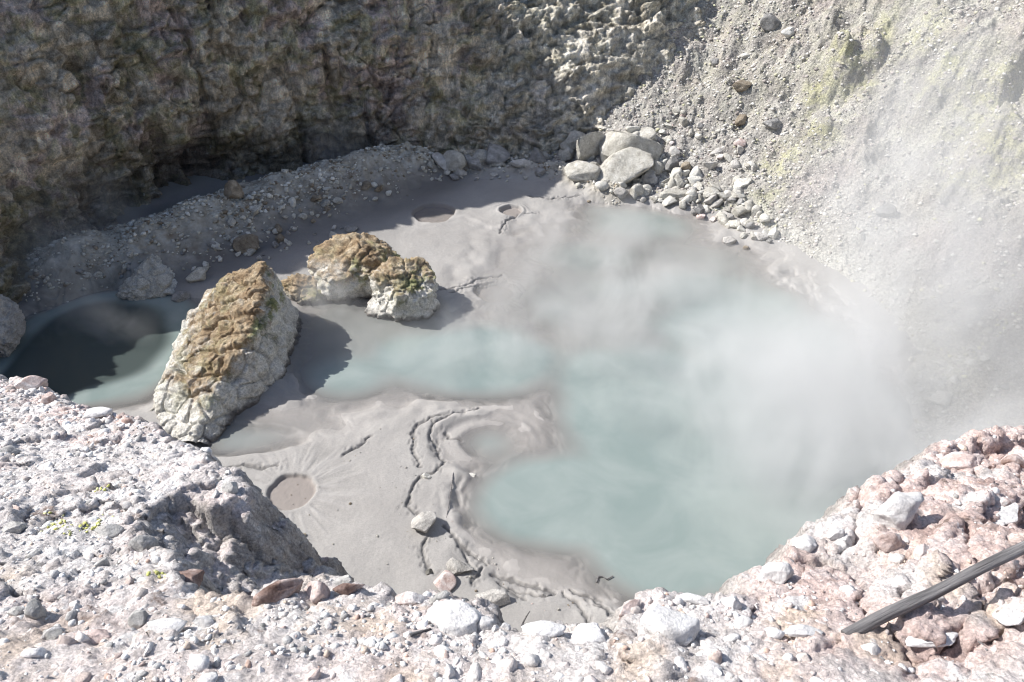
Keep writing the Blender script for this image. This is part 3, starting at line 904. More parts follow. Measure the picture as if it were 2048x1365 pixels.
# boulders and stones one can tell apart, out on the pit floor: px base point, px width, depth ratio, height ratio
for name, u, v, w, dr, hr, mat, rz, seed, label, kw in (
    ("boulder", 848, 1052, 48, .9, .62, 'mud', 20, 11, "pitted pale boulder sitting alone on the grey mud beside the long crack", dict(rough=.12, fine=.05)),
    ("rock", 884, 1168, 46, .95, .5, 'pink', 205, 12, "smooth pinkish wedge shaped rock lying on the mud near the rim", dict(cuts=7, cut=.45, rough=.02, fine=.004)),
    ("boulder", 918, 1138, 52, .7, .5, 'mud', -25, 13, "dark crusted boulder behind the pinkish wedge on the mud", dict(rough=.13, fine=.06)),
    ("boulder", 988, 1202, 60, .55, .45, 'mud', 10, 14, "low long boulder on the mud nearest the white rim edge", dict(rough=.1, fine=.05)),
    ("rock", 851, 953, 19, .8, .7, 'cream', 0, 15, "small white rock with a dark underside on the cracked mud", dict(cut=.5)),
    ("stone", 856, 792, 13, .8, .7, 'pale', 0, 16, "small pale stone at the muddy edge below the middle pool", {}),
    ("stone", 945, 951, 14, .8, .35, 'cream', 0, 17, "flat white stone in the shallows right of the mud cracks", {}),
    ("stone", 607, 1072, 12, .8, .7, 'tan', 0, 18, "small brown stone below the round mud hole", {}),
    ("stone", 858, 1143, 14, .9, .6, 'dark', 40, 19, "small dark lump of stone left of the pinkish wedge", {}),
    ("rock", 1459, 485, 27, .7, .62, 'mud', 10, 20, "rounded grey rock at the far right shore of the pool", dict(rough=.05)),
    ("stone", 1491, 498, 12, .9, .8, 'tan', 0, 21, "small tan stone on the mud spit at the right shore", {}),
    ("boulder", 395, 558, 36, .8, .9, 'pale', 30, 22, "clean cut pale block beside the cracked outcrop", dict(cuts=8, cut=.48, rough=.03)),
    ("boulder", 366, 607, 34, .8, .95, 'grey', 10, 23, "grey boulder standing at the edge of the dark left pool", dict(rough=.1)),
    ("boulder", 326, 597, 22, .9, .8, 'mud', 70, 24, "small mud stained boulder left of the grey one by the dark pool", {}),
    ("boulder", 495, 496, 46, .8, .75, 'tan', 25, 25, "large square tan boulder at the foot of the left talus", dict(cuts=7, cut=.5, rough=.04)),
    ("rock", 502, 508, 18, .9, .8, 'pale', 60, 26, "pale rock leaning against the front of the square tan boulder", {}),
    ("boulder", 470, 395, 33, .7, 1.5, 'tan', 20, 27, "pointed brown boulder standing on the talus below the dark cliff", dict(cuts=6, cut=.55)),
    ("rock", 702, 460, 26, .8, .45, 'grey', 10, 28, "flat bluish grey rock lying on the shaded mud behind the twin outcrop", {}),
    ("rock", 652, 378, 16, .8, .4, 'cream', 10, 29, "flat white rock high on the left talus", {}),
    ("boulder", 1240, 358, 112, .75, .66, 'pale', 8, 30, "biggest cream block of the rubble heap, flat topped and overhanging", dict(cuts=15, cut=.38, rough=.07, fine=.06)),
    ("boulder", 1258, 318, 112, .6, .7, 'pale', -12, 31, "long cream block resting behind the biggest block of the heap", dict(cuts=15, cut=.38, rough=.07, fine=.06)),
    ("boulder", 1186, 314, 84, .6, .8, 'pale', 25, 32, "tilted cream block left of the biggest block of the heap", dict(cuts=15, cut=.38, rough=.07, fine=.06)),
    ("boulder", 1148, 298, 56, .8, .8, 'pale', 5, 33, "pale block at the upper left end of the rubble heap", dict(cut=.5)),
    ("boulder", 1136, 316, 36, .8, .9, 'pale', 35, 34, "upright pale block by the shaded cliff foot", {}),
    ("boulder", 1165, 352, 66, .7, .5, 'pale', -15, 35, "low cream slab at the front left of the rubble heap", {}),
    ("rock", 1203, 378, 24, .8, .8, 'cream', 0, 36, "rounded white rock at the waterline left of the dark gap", dict(cuts=5, rough=.03)),
    ("boulder", 1200, 350, 26, .8, 1.1, 'pale', 0, 37, "narrow upright block between the low slab and the biggest block", {}),
    ("boulder", 1345, 340, 28, .7, 1.4, 'grey', 15, 38, "grey slab standing upright in the middle of the rubble", dict(cuts=8, cut=.45)),
    ("boulder", 1355, 372, 22, .6, 1.7, 'pale', -20, 39, "tall narrow pale stone leaning near the water's edge", {}),
    ("boulder", 1350, 398, 58, .5, .42, 'pale', 5, 40, "long flat pale boulder at the shore of the upper pool", {}),
    ("rock", 1380, 396, 22, .9, 1.0, 'cream', 0, 41, "rounded cream rock at the right end of the long flat boulder", dict(cuts=5, rough=.03)),
    ("boulder", 1403, 424, 40, .5, .45, 'grey', 40, 42, "thin light grey slab tipped towards the upper pool", dict(cuts=8, cut=.4)),
    ("rock", 1402, 436, 16, .9, .9, 'pink', 0, 43, "small pinkish rock below the tipped grey slab", {}),
    ("rock", 1426, 442, 14, .9, .9, 'pink', 50, 44, "small pinkish rock right of the other pink one at the shore", {}),
    ("boulder", 1240, 392, 26, .8, .8, 'mud', 0, 45, "mud stained block at the shore under the biggest cream block", {}),
    ("boulder", 1484, 374, 40, .6, .5, 'cream', 20, 46, "pale slab lying alone on the scree above the right shore", {}),
    ("boulder", 1370, 345, 26, .7, .8, 'tan', 15, 47, "brownish block wedged among the pale rubble", {}),
    ("boulder", 1540, 55, 36, .7, .9, 'grey', 0, 48, "rounded grey boulder high on the scree near the top", dict(cuts=5, rough=.04)),
    ("boulder", 1575, 70, 26, .7, .9, 'cream', 30, 49, "pale slab just right of the rounded boulder high on the scree", {}),
    ("boulder", 1480, 185, 34, .7, .7, 'tan', 10, 50, "dark brown rock poking out of the upper scree", {}),
    ("boulder", 1480, 245, 26, .8, .9, 'tan', 40, 51, "lower dark brown rock on the scree above the rubble", {}),
    ("boulder", 1545, 255, 36, .6, .5, 'grey', 15, 52, "smooth grey slab half buried in the middle scree", {}),
    ("boulder", 1432, 128, 22, .8, .7, 'grey', 0, 53, "small grey boulder on the scree below the shaded cliff", {}),
    ("boulder", 1488, 118, 18, .8, .6, 'cream', 0, 54, "small white slab on the scree beside the grey boulder", {}),
    ("boulder", 1885, 732, 24, .8, .6, 'cream', 0, 55, "white rock half hidden by steam on the right bank", {}),
    ("boulder", 1938, 730, 26, .7, .5, 'cream', 20, 56, "flat white rock farther right on the steaming bank", {}),
    ("boulder", 1880, 805, 58, .6, .5, 'cream', 15, 57, "large white slab in the steam on the right bank", dict(cuts=8, cut=.45)),
    ("boulder", 1770, 430, 34, .8, .9, 'grey', 0, 58, "grey boulder dimly seen through the rising steam", {}),
):
    x, y, z = on_mud(u, v)
    w_ = px_m(w, x, y, z) * 1.2
    boulder(name, seed, (x, y, z), (w_, w_ * dr, w_ * hr * .9), mat, label, "boulder" if name == "boulder" else name, (0, 0, rz), **kw)

# cracked pale outcrop by the left pool
x, y, z = on_mud(300, 575)
V, F = rock_verts(61, 6, cuts=16, cut=.45, rough=.14, fine=.10)
V = V * np.array([.95, .7, .52]); V[:, 2] += .2
f1, f2 = worley(V[:, 0] * 2.2, V[:, 1] * 2.2, V[:, 2] * 2.2, seed=5)
V = V * (1 - .10 * sstep(.13, 0, f2 - f1))[:, None]
link("rock_outcrop", make_mesh("rock_outcrop", V, F, ROCK['pale']), (x, y, z - .12), (0, 0, R(-15)),
     label="broad cracked pale outcrop at the back edge of the dark left pool", category="outcrop")

# left-hand buttress foot at the very edge of the picture
x, y = P(8, 690)
V, F = rock_verts(62, 6, cuts=9, cut=.6, rough=.26, fine=.16)
V = V * np.array([.5, .9, .9]); V[:, 2] += .35
link("rock_outcrop", make_mesh("rock_outcrop", V, F, ROCK['mud']), (float(x), float(y), 0), (0, 0, R(10)),
     label="mottled grey outcrop jutting into the dark pool at the left edge", category="outcrop")


# the long leaning ridge in the pool
def ridge():
    ys = np.array([10.55, 10.9, 11.4, 11.9, 12.5, 13.1, 13.7, 14.3, 14.8, 15.15])
    xl = np.array([-6.0, -6.55, -6.85, -6.95, -6.98, -7.0, -6.95, -6.85, -6.55, -6.0])
    xc = np.array([-5.75, -5.65, -5.50, -5.28, -5.05, -4.98, -5.05, -5.2, -5.35, -5.5])
    xr = np.array([-5.45, -5.3, -5.15, -4.75, -4.58, -4.52, -4.55, -4.62, -4.75, -5.05])
    hc = np.array([.08, .34, .64, .94, 1.22, 1.42, 1.58, 1.62, 1.30, .15])
    nj, ni = 260, 240
    yy = np.linspace(ys[0], ys[-1], nj)
    sm = lambda a: np.convolve(np.pad(np.interp(yy, ys, a), 8, 'edge'), np.ones(17) / 17, 'valid')
    xl, xc, xr, hc = sm(xl), sm(xc), sm(xr), sm(hc)
    q = np.linspace(0, 1, ni)[None, :]
    a = np.clip(q / .55, 0, 1); b = np.clip((q - .55) / .45, 0, 1)
    Xr = np.where(q <= .55, xl[:, None] + (xc - xl)[:, None] * a, xc[:, None] + (xr - xc)[:, None] * (b ** 1.3))
    Zr = np.where(q <= .55, hc[:, None] * (a ** .42), hc[:, None] * (1 - b ** 2.0))
    Yr = np.broadcast_to(yy[:, None], Xr.shape)
    Zr = Zr - .25 * (1 - np.minimum(1, np.minimum(q, 1 - q) * 12)) - .05
    N = grid_normals(Xr, Yr, Zr)
    if N[nj // 2, ni // 3, 2] < 0:
        N = -N
    d = .16 * fbm(Xr * 1.5, Yr * 1.5, Zr * 1.5, oct=3, seed=150) + (.05 + .04 * sstep(.6, 1.1, Zr)) * fbm(Xr * 3.2, Yr * 3.2, Zr * 3.2, oct=4, seed=153, ridged=True) + .035 * fbm(Xr * 12, Yr * 12, Zr * 12, oct=3, seed=156)
    st = Yr * 1.7 + Zr * .6 + .8 * fbm(Xr * 1.2, Yr * 1.2, Zr, oct=2, seed=158)
    saw = st - np.floor(st)
    d = d - .13 * np.exp(-((saw - .5) / .07) ** 2) * sstep(.3, .6, Zr)
    f1, f2 = worley(Xr * 2.4, Yr * 2.4, Zr * 2.4, seed=6)
    d = d - .06 * sstep(.12, 0, f2 - f1)
    side = np.broadcast_to(sstep(.55, .68, q), Xr.shape)
    Vr = np.stack([Xr, Yr, Zr], -1) + N * d[..., None]
    top = np.clip(Zr / (hc[:, None] + .25), 0, 1.2) * (1 - .35 * side) * np.clip(hc[:, None] / .8, 0, 1) + .04 * (1 - side)
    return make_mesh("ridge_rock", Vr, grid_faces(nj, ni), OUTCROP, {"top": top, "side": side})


link("ridge_rock", ridge(), label="long leaning ridge of rock with brown crusted top and white foot, in the left pools", category="outcrop")


def crag(seed, c, dims, label, rot=0, k=0):
    V, F = rock_verts(seed, 6, cuts=12, cut=.66, rough=.13, fine=.0)
    flare = 1 + .25 * sstep(-.1, -.9, V[:, 2])
    V[:, 0] *= flare; V[:, 1] *= flare
    V = V * (np.asarray(dims) / 2)[None, :]
    x, y, z = V[:, 0] + c[0], V[:, 1] + c[1], V[:, 2]
    n = V / np.linalg.norm(V, axis=1)[:, None]
    d = .12 * fbm(x * 2.2, y * 2.2, z * 2.2, oct=3, seed=seed) + .08 * fbm(x * 5, y * 5, z * 5, oct=3, seed=seed + 3, ridged=True) + .03 * fbm(x * 14, y * 14, z * 14, oct=3, seed=seed + 6)
    f1, f2 = worley(x * 2.8, y * 2.8, z * 2.8, seed=seed % 9)
    d = d - .07 * sstep(.13, 0, f2 - f1)
    V = V + n * d[:, None]
    V[:, 2] += dims[2] * .5 - .25
    top = np.clip((V[:, 2]) / (dims[2] * .85), 0, 1.2)
    side = sstep(.0, .6, n[:, 0] - n[:, 1] * .5)
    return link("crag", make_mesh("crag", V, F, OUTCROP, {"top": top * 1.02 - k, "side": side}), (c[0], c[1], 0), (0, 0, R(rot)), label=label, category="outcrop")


crag(171, (-3.55, 16.1), (2.35, 1.9, 1.42), "larger rear crag of the twin outcrop, brown topped with white foot", 0, .02)
crag(178, (-2.42, 15.15), (1.55, 1.5, 1.38), "smaller front crag of the twin outcrop, green banded with white foot", 15, .16)
crag(185, (-4.75, 15.6), (1.1, .9, .75), "low brown crag joining the ridge and the twin outcrop", 0, -.3)

# rubble blocks heaped at the foot of the scree, and talus blocks below the left cliff
rs = random.Random(5)
BLK = [rock_verts(300 + i, 3, cuts=9 + i % 4, cut=.42 + .04 * (i % 4), rough=.04, fine=.012) for i in range(10)]


def block_pool(mats):
    return {k: [make_mesh("rock", V * np.array([.5, .5, .5]), F, ROCK[k], smooth=False) for V, F in BLK] for k in mats}


POOLM = block_pool(('pale', 'cream', 'grey', 'tan', 'mud', 'pink'))


def scatter_px(poly, n, wmin, wmax, mats, label, group, name="rock", hi=None, power=2.2, cat="rock"):
    us, vs = [p[0] for p in poly], [p[1] for p in poly]
    pts = []
    while len(pts) < n:
        u, v = rs.uniform(min(us), max(us)), rs.uniform(min(vs), max(vs))
        if inside(np.array([u]), np.array([v]), poly)[0]:
            pts.append((u, v))
    x, y, z = hits([p[0] for p in pts], [p[1] for p in pts])
    for i in range(n):
        w = px_m(wmin + (wmax - wmin) * rs.random() ** power, x[i], y[i], z[i])
        mt = rs.choice(mats)
        me = rs.choice(POOLM[mt])
        s = (w * rs.uniform(.9, 1.25), w * rs.uniform(.65, 1.0), w * rs.uniform(.5, .9))
        link(name, me, (float(x[i]), float(y[i]), float(z[i]) + s[2] * .18), (rs.uniform(-.5, .5), rs.uniform(-.5, .5), rs.uniform(0, 6.28)), s,
             label=label, category=cat, group=group)


scatter_px([(1112, 285), (1200, 262), (1330, 262), (1330, 370), (1230, 385), (1130, 345)], 66, 13, 44, ('pale', 'cream', 'cream', 'pale', 'cream'),
           "pale block in the heap of rubble against the far cliff foot", "rubble heaped around the biggest cream block", power=1.4)
scatter_px([(1270, 345), (1330, 330), (1480, 380), (1560, 490), (1500, 480), (1400, 430), (1260, 398)], 140, 11, 36, ('pale', 'cream', 'cream', 'pale', 'grey', 'mud'),
           "pale stone in the band of rubble along the upper pool shore", "rubble stones along the upper pool shore", name="stone", cat="stone", power=1.5)
scatter_px([(1330, 225), (1440, 230), (1520, 330), (1480, 380), (1330, 330)], 60, 8, 28, ('pale', 'cream', 'mud', 'pink', 'pale'),
           "small buff block strewn on the lower scree above the rubble", "blocks strewn on the lower scree")
scatter_px([(150, 545), (330, 490), (460, 420), (600, 380), (760, 350), (790, 390), (640, 450), (600, 500), (480, 510), (380, 570), (250, 570)], 90, 7, 30, ('pale', 'cream', 'pale', 'tan', 'grey'),
           "buff block among the shaded talus below the left cliff", "talus blocks below the left cliff")
scatter_px([(600, 470), (720, 440), (700, 470), (560, 520), (470, 520)], 14, 8, 20, ('mud', 'grey', 'pale'),
           "muddy block on the shaded shore behind the ridge", "blocks on the shaded shore")
scatter_px([(800, 345), (900, 315), (1100, 320), (1130, 345), (1000, 365), (850, 360)], 40, 8, 24, ('pale', 'grey', 'mud', 'pale'),
           "shaded pale stone in the row along the far cliff foot", "stones along the far cliff foot", name="stone", cat="stone")
scatter_px([(880, 325), (1110, 300), (1120, 335), (900, 345)], 14, 28, 58, ('mud', 'grey', 'pale'),
           "big shaded boulder lying against the far cliff foot", "big boulders along the far cliff foot", name="boulder", cat="boulder")
scatter_px([(480, 930), (820, 830), (880, 1040), (860, 1180), (620, 1160), (500, 1010)], 60, 2, 7, ('pale', 'tan', 'mud', 'cream', 'grey'),
           "tiny pebble lying loose on the open grey mud", "pebbles scattered on the mud", name="pebble", cat="pebble", power=3)
scatter_px([(860, 1040), (920, 1040), (1220, 1230), (1100, 1240), (930, 1180)], 34, 2, 7, ('pale', 'tan', 'mud', 'pink'),
           "tiny pebble on the cracked mud bordering the main pool", "pebbles on the cracked mud", name="pebble", cat="pebble", power=3)
scatter_px([(1780, 580), (2040, 560), (2040, 860), (1850, 840)], 45, 7, 26, ('pale', 'cream', 'grey', 'pale'),
           "pale stone on the steaming right-hand bank", "stones on the steaming bank", name="stone", cat="stone")
scatter_px([(270, 800), (330, 760), (420, 880), (470, 900), (400, 900)], 14, 4, 13, ('mud', 'cream', 'pale'),
           "small crusted stone in the mud at the foot of the long ridge", "stones round the foot of the ridge", name="stone", cat="stone")


# ------------------------------------------------------------------ rocks of the rim in front
def on_rim(u, v):
    dx, dy, dz = ray(u, v)
    n = math.sqrt(dx * dx + dy * dy + dz * dz)
    t = 1.4
    for _ in range(600):
        x, y, z = dx / n * t, dy / n * t, CAM_H + dz / n * t
        g = float(rim_h(np.array([x]), np.array([y]))[0])
        if z - g < .004:
            break
        t += max(.003, (z - g) * .35)
    xs, ys = np.meshgrid(x + np.linspace(-.03, .03, 5), y + np.linspace(-.03, .03, 5))
    return x, y, float(np.mean(rim_h(xs, ys, True)[0]))


SLOPE = math.degrees(math.atan(RIMK))
for name, u, v, w, dr, hr, mat, rz, seed, label, kw in (
    ("rock", 78, 1235, 46, .7, 1.35, 'rimgrey', 20, 201, "pale slab standing on end among the gravel at the lower left", dict(cuts=8, cut=.42)),
    ("rock", 103, 1275, 46, .8, .6, 'rimgrey', 0, 202, "grey rock just below the slab that stands on end", {}),
    ("rock", 30, 1225, 34, .8, .7, 'rimgrey', 0, 203, "small grey rock left of the slab that stands on end", {}),
    ("rock", 180, 1278, 100, .4, .25, 'pink', 12, 204, "long pale slab with a rusty end lying across the lower left", dict(cuts=8, cut=.45)),
    ("rock", 280, 1245, 42, .8, .9, 'rimgrey', 30, 205, "brownish grey rock wedged left of the bluish white block", {}),
    ("rock", 328, 1264, 92, .5, .42, 'white', 8, 206, "wide bluish white block in the row along the lower left path", dict(cuts=9, cut=.42)),
    ("rock", 407, 1252, 48, .6, .5, 'white', -8, 207, "white block at the right end of the row by the lower left path", dict(cuts=8, cut=.45)),
    ("rock", 286, 1100, 60, .6, 1.05, 'rimgrey', 15, 208, "tall pale rock standing at the head of the broken gully", dict(cuts=9, cut=.5)),
    ("rock", 222, 1070, 66, .6, .45, 'rimgrey', -5, 209, "grey crusted rock left of the tall rock at the gully head", dict(rough=.1, fine=.05)),
    ("rock", 372, 1165, 72, .7, .5, 'rust', 20, 210, "hollow crust with a dark opening at the near lip of the gully", dict(rough=.12)),
    ("rock", 560, 1196, 110, .3, .48, 'rust', 28, 211, "rust brown overhanging crust with a pale lip on the rim edge", dict(cuts=8, cut=.5)),
    ("rock", 636, 1196, 62, .7, .95, 'pink', -10, 212, "pinkish pillar of crust right of the rust brown overhang", dict(cuts=8, cut=.52)),
    ("rock", 700, 1192, 66, .5, .6, 'rust', 15, 213, "white flecked brown crust at the edge above the gravel", {}),
    ("rock", 682, 1163, 46, .6, .5, 'rimgrey', 20, 214, "bluish pale slab on the edge behind the brown crust", dict(cuts=8, cut=.45)),
    ("rock", 822, 1206, 70, .6, .42, 'pink', 5, 215, "lumpy pink crust on the rim edge above the gravel", dict(rough=.12, fine=.05)),
    ("rock", 880, 1196, 46, .6, .45, 'rimgrey', 25, 216, "grey slab right behind the lumpy pink crust", dict(cuts=8, cut=.45)),
    ("rock", 910, 1250, 120, .75, .48, 'white', -15, 217, "big knobbly white mound on the rim edge at bottom centre", dict(rough=.13, fine=.07, cuts=5)),
    ("rock", 970, 1252, 44, .8, .8, 'white', 0, 218, "white knob at the right end of the knobbly mound", dict(rough=.12, cuts=5)),
    ("rock", 1014, 1260, 24, .7, 1.3, 'white', 10, 219, "little pointed white rock standing right of the knobbly mound", {}),
    ("rock", 992, 1262, 20, .7, 1.0, 'white', 60, 220, "little blunt white rock between the mound and the pointed one", {}),
    ("rock", 1085, 1268, 96, .5, .30, 'white', 3, 221, "low white lump on the edge below the leaning stick", dict(rough=.12, fine=.06, cuts=5)),
    ("rock", 1182, 1276, 80, .7, .5, 'white', 0, 222, "rounded white lump left of the large white boulder", dict(rough=.12, fine=.06, cuts=5)),
    ("boulder", 1338, 1272, 118, .75, .70, 'white', 8, 223, "largest white boulder, grooved across, on the rim edge right of centre", dict(cuts=10, cut=.52, rough=.07, fine=.03)),
    ("rock", 1262, 1222, 70, .35, .55, 'pink', 42, 224, "thin upturned crust curling behind the largest white boulder", dict(cuts=8, cut=.5)),
    ("rock", 1385, 1206, 70, .3, .35, 'white', -20, 225, "white crust lip above the right shoulder of the largest boulder", {}),
    ("rock", 1462, 1212, 44, .8, .9, 'white', 0, 226, "upright white lump between the largest boulder and the pink bank", dict(rough=.1, cuts=6)),
    ("rock", 1488, 1255, 42, .7, .8, 'white', 30, 227, "smooth white lump below the upright one at the pink bank foot", dict(cuts=6)),
    ("rock", 1553, 1165, 74, .7, .85, 'white', 20, 228, "white topped knob at the foot of the pink bank's edge", dict(rough=.12, fine=.06, cuts=6)),
    ("rock", 1612, 1098, 60, .7, .55, 'white', 25, 229, "white lump on the edge of the pink bank, third up from its foot", dict(rough=.12, fine=.05, cuts=6)),
    ("rock", 1672, 1072, 40, .7, .6, 'white', 25, 230, "small white lump on the bank edge above the third lump", dict(rough=.12, fine=.05, cuts=6)),
    ("boulder", 1795, 1035, 120, .7, .7, 'white', 25, 231, "craggy white boulder bulging from the middle of the bank edge", dict(rough=.14, fine=.06)),
    ("rock", 1772, 1100, 56, .8, 1.0, 'pink', 10, 232, "pink knob with dark side under the craggy white boulder", dict(rough=.08)),
    ("rock", 1845, 1120, 44, .8, 1.0, 'pink', 30, 233, "dark sided pink knob right of the other knob on the bank", dict(rough=.08)),
    ("boulder", 1925, 938, 100, .6, .45, 'pink', 12, 234, "flat pinkish block topping the bank at the right", dict(cuts=9, cut=.5)),
    ("rock", 1868, 955, 22, .8, .8, 'white', 0, 235, "small white rock left of the flat pinkish block", {}),
    ("rock", 2030, 930, 60, .6, .5, 'rust', 20, 236, "red brown lump at the right edge beside the flat block", {}),
    ("rock", 2010, 1035, 110, .5, .3, 'white', 35, 237, "bluish white slab at the right edge above the wooden pole", dict(cuts=8, cut=.45)),
    ("rock", 1868, 1275, 120, .45, .12, 'white', 12, 238, "wide white slab of crust lying below the wooden pole", dict(rough=.1, fine=.04)),
    ("rock", 2025, 1225, 90, .6, .3, 'white', 38, 239, "white rock at the right edge under the wooden pole", dict(rough=.1, fine=.05)),
    ("rock", 1602, 1272, 84, .5, .25, 'white', 5, 240, "flat white crust left of the pole's lower end", dict(rough=.1, fine=.04)),
    ("rock", 70, 782, 66, .7, .62, 'pink', 20, 241, "layered pale boulder on the far tip of the left rim", dict(cuts=9, cut=.5)),
    ("rock", 102, 808, 36, .8, .95, 'rust', 10, 242, "shaded brown rock right of the layered boulder on the left rim", {}),
    ("rock", 195, 838, 66, .6, .3, 'white', 8, 243, "flat white slab on the left rim in front of the pools", dict(cuts=8, cut=.45)),
    ("rock", 252, 850, 46, .7, .6, 'rust', 0, 244, "brown rock at the right end of the flat white slab", {}),
    ("rock", 412, 915, 28, .8, .9, 'white', 0, 245, "white knob on the left rim edge nearest the long ridge", dict(rough=.1)),
    ("rock", 465, 985, 38, .8, .9, 'rimgrey', 10, 246, "grey knob at the outermost tip of the left rim", dict(rough=.1)),
    ("rock", 15, 915, 60, .5, .4, 'rimgrey', 15, 247, "grey slab at the left edge on the left rim", {}),
    ("rock", 30, 1062, 50, .8, .6, 'rimgrey', 45, 248, "dark grey rock at the left edge above the standing slab", {}),
    ("rock", 205, 1135, 40, .7, .7, 'rimgrey', 25, 249, "small pointed grey rock in the gravel below the gully head", {}),
    ("rock", 66, 1112, 34, .5, .5, 'rimgrey', 40, 250, "narrow tilted slab in the gravel at the lower left", {}),
):
    x, y, z = on_rim(u, v)
    w_ = px_m(w, x, y, z)
    boulder(name, seed, (x, y, z), (w_, w_ * dr, w_ * hr), mat, label, name, (-SLOPE * .6, 0, rz), sink=.3, **kw)

# gravel: thousands of small stones nobody could count
PEB1 = [rock_verts(500 + i, 1, cuts=7, cut=.42, rough=.12, fine=0)[0] * .5 for i in range(12)]
PF1 = ICO[1][1]


PEB2 = [rock_verts(540 + i, 2, cuts=10, cut=.36, rough=.14, fine=.08)[0] * .5 for i in range(14)]


def gravel(name, x, y, z, size, pal, wts, flat=.7, seed=1, shapes=None, mat=None):
    PEB, PF = (shapes, ICO[2][1]) if shapes else (PEB1, PF1)
    r = np.random.RandomState(seed)
    n = len(x)
    base = np.stack(PEB)[r.randint(0, len(PEB), n)]
    sc = size[:, None] * np.stack([r.uniform(.8, 1.3, n), r.uniform(.7, 1.1, n), r.uniform(.45, .95, n) * flat / .7], 1)
    V = base * sc[:, None, :]
    a = r.uniform(0, 6.28, n); t = r.uniform(-.6, .6, n)
    ca, sa, ct, s_t = np.cos(a), np.sin(a), np.cos(t), np.sin(t)
    vx = V[..., 0]; vy = V[..., 1] * ct[:, None] - V[..., 2] * s_t[:, None]; vz = V[..., 1] * s_t[:, None] + V[..., 2] * ct[:, None]
    X = vx * ca[:, None] - vy * sa[:, None] + x[:, None]
    Y = vx * sa[:, None] + vy * ca[:, None] + y[:, None]
    Z = vz + (z + sc[:, 2] * .06)[:, None]
    F = (PF[None] + (np.arange(n) * len(PEB[0]))[:, None, None]).reshape(-1, 3)
    col = np.asarray(pal)[r.choice(len(pal), n, p=np.asarray(wts) / sum(wts))] * r.uniform(.8, 1.15, n)[:, None]
    col = np.repeat(np.clip(col, 0, .82), len(PEB[0]), 0)
    link(name, make_mesh(name, np.stack([X, Y, Z], -1), F, mat or GRAVEL, colors=col, smooth=False), kind="stuff")


r_ = np.random.RandomState(33)
# on the rim
n = 60000
x = r_.uniform(-6.2, 4.6, n); y = RIM_Y0 + .6 + (6.6 - RIM_Y0) * r_.rand(n) ** 1.7
z, dj = rim_h(x, y, True)
u, v, d = project(x, y, z)
dens = .22 + .78 * sstep(-.25, .35, perlin(x * 1.8, y * 1.8, seed=160)) * (1 - .85 * sstep(.9, 1.5, x))
patch = ((u > 520) & (u < 1010) & (v > 1200) & (v < 1320))
ok = (dj < .02) & (u > -60) & (u < 2110) & (v > 700) & (v < 1440) & ((r_.rand(n) < dens) | patch)
x, y, z, patch, u, v = x[ok], y[ok], z[ok], patch[ok], u[ok], v[ok]
size = .008 + .024 * r_.rand(len(x)) ** 2.4 + np.where(patch, .009 * r_.rand(len(x)), 0) + np.where(r_.rand(len(x)) < .015, .03, 0)
size = size * (1 + .18 * np.clip(y - 2, 0, 4))
greyish = (r_.rand(len(x)) < np.where(u < 520, .7, np.where(patch, .62, .35)))
PAL_G = [(.48, .47, .465), (.61, .605, .60), (.72, .715, .71), (.34, .335, .33), (.78, .77, .765)]
PAL_W = [(.78, .74, .72), (.72, .635, .60), (.80, .785, .775), (.60, .44, .37), (.56, .45, .41), (.68, .57, .48)]
gravel("grey_gravel", x[greyish], y[greyish], z[greyish], size[greyish], PAL_G, [3, 4, 4, 2, 3], seed=2)
w_ = ~greyish
gravel("pink_gravel", x[w_], y[w_], z[w_], size[w_], PAL_W, [5, 3, 4, 1.2, 1.5, 1.5], seed=3)
n = 6500
x = r_.uniform(-6.0, 4.4, n); y = RIM_Y0 + .6 + (6.4 - RIM_Y0) * r_.rand(n) ** 1.5
z, dj = rim_h(x, y, True)
u, v, d = project(x, y, z)
ok = (dj < .03) & (u > -60) & (u < 2110) & (v > 700) & (v < 1440) & (r_.rand(n) < (.25 + .75 * sstep(-.2, .4, perlin(x * 1.5, y * 1.5, seed=163))) * (1 - .85 * sstep(1.0, 1.5, x)))
x, y, z = x[ok], y[ok], z[ok]
gravel("crust_clods", x, y, z - .006, (.025 + .055 * r_.rand(len(x)) ** 2.2) * (1 + .15 * np.clip(y - 2, 0, 4)), [(.74, .715, .70), (.66, .63, .61), (.78, .765, .76), (.55, .50, .475), (.60, .49, .45), (.40, .34, .315)], [5, 4, 4, 2, 1.5, 1.2], seed=8, shapes=PEB2)
lx, ly = [], []
for u0, v0, k in ((120, 1052, 40), (188, 1035, 26), (172, 1060, 20), (188, 985, 18), (330, 1150, 14), (155, 1072, 12), (104, 1030, 8)):
    cx_, cy_, _z = on_rim(u0, v0)
    lx += list(cx_ + .035 * r_.normal(size=k)); ly += list(cy_ + .03 * r_.normal(size=k))
lx, ly = np.array(lx), np.array(ly)
gravel("yellow_lichen", lx, ly, rim_h(lx, ly, True)[0] + .004, .012 + .012 * r_.rand(len(lx)), [(.60, .60, .22), (.66, .66, .36), (.52, .53, .18)], [2, 2, 1], seed=9)
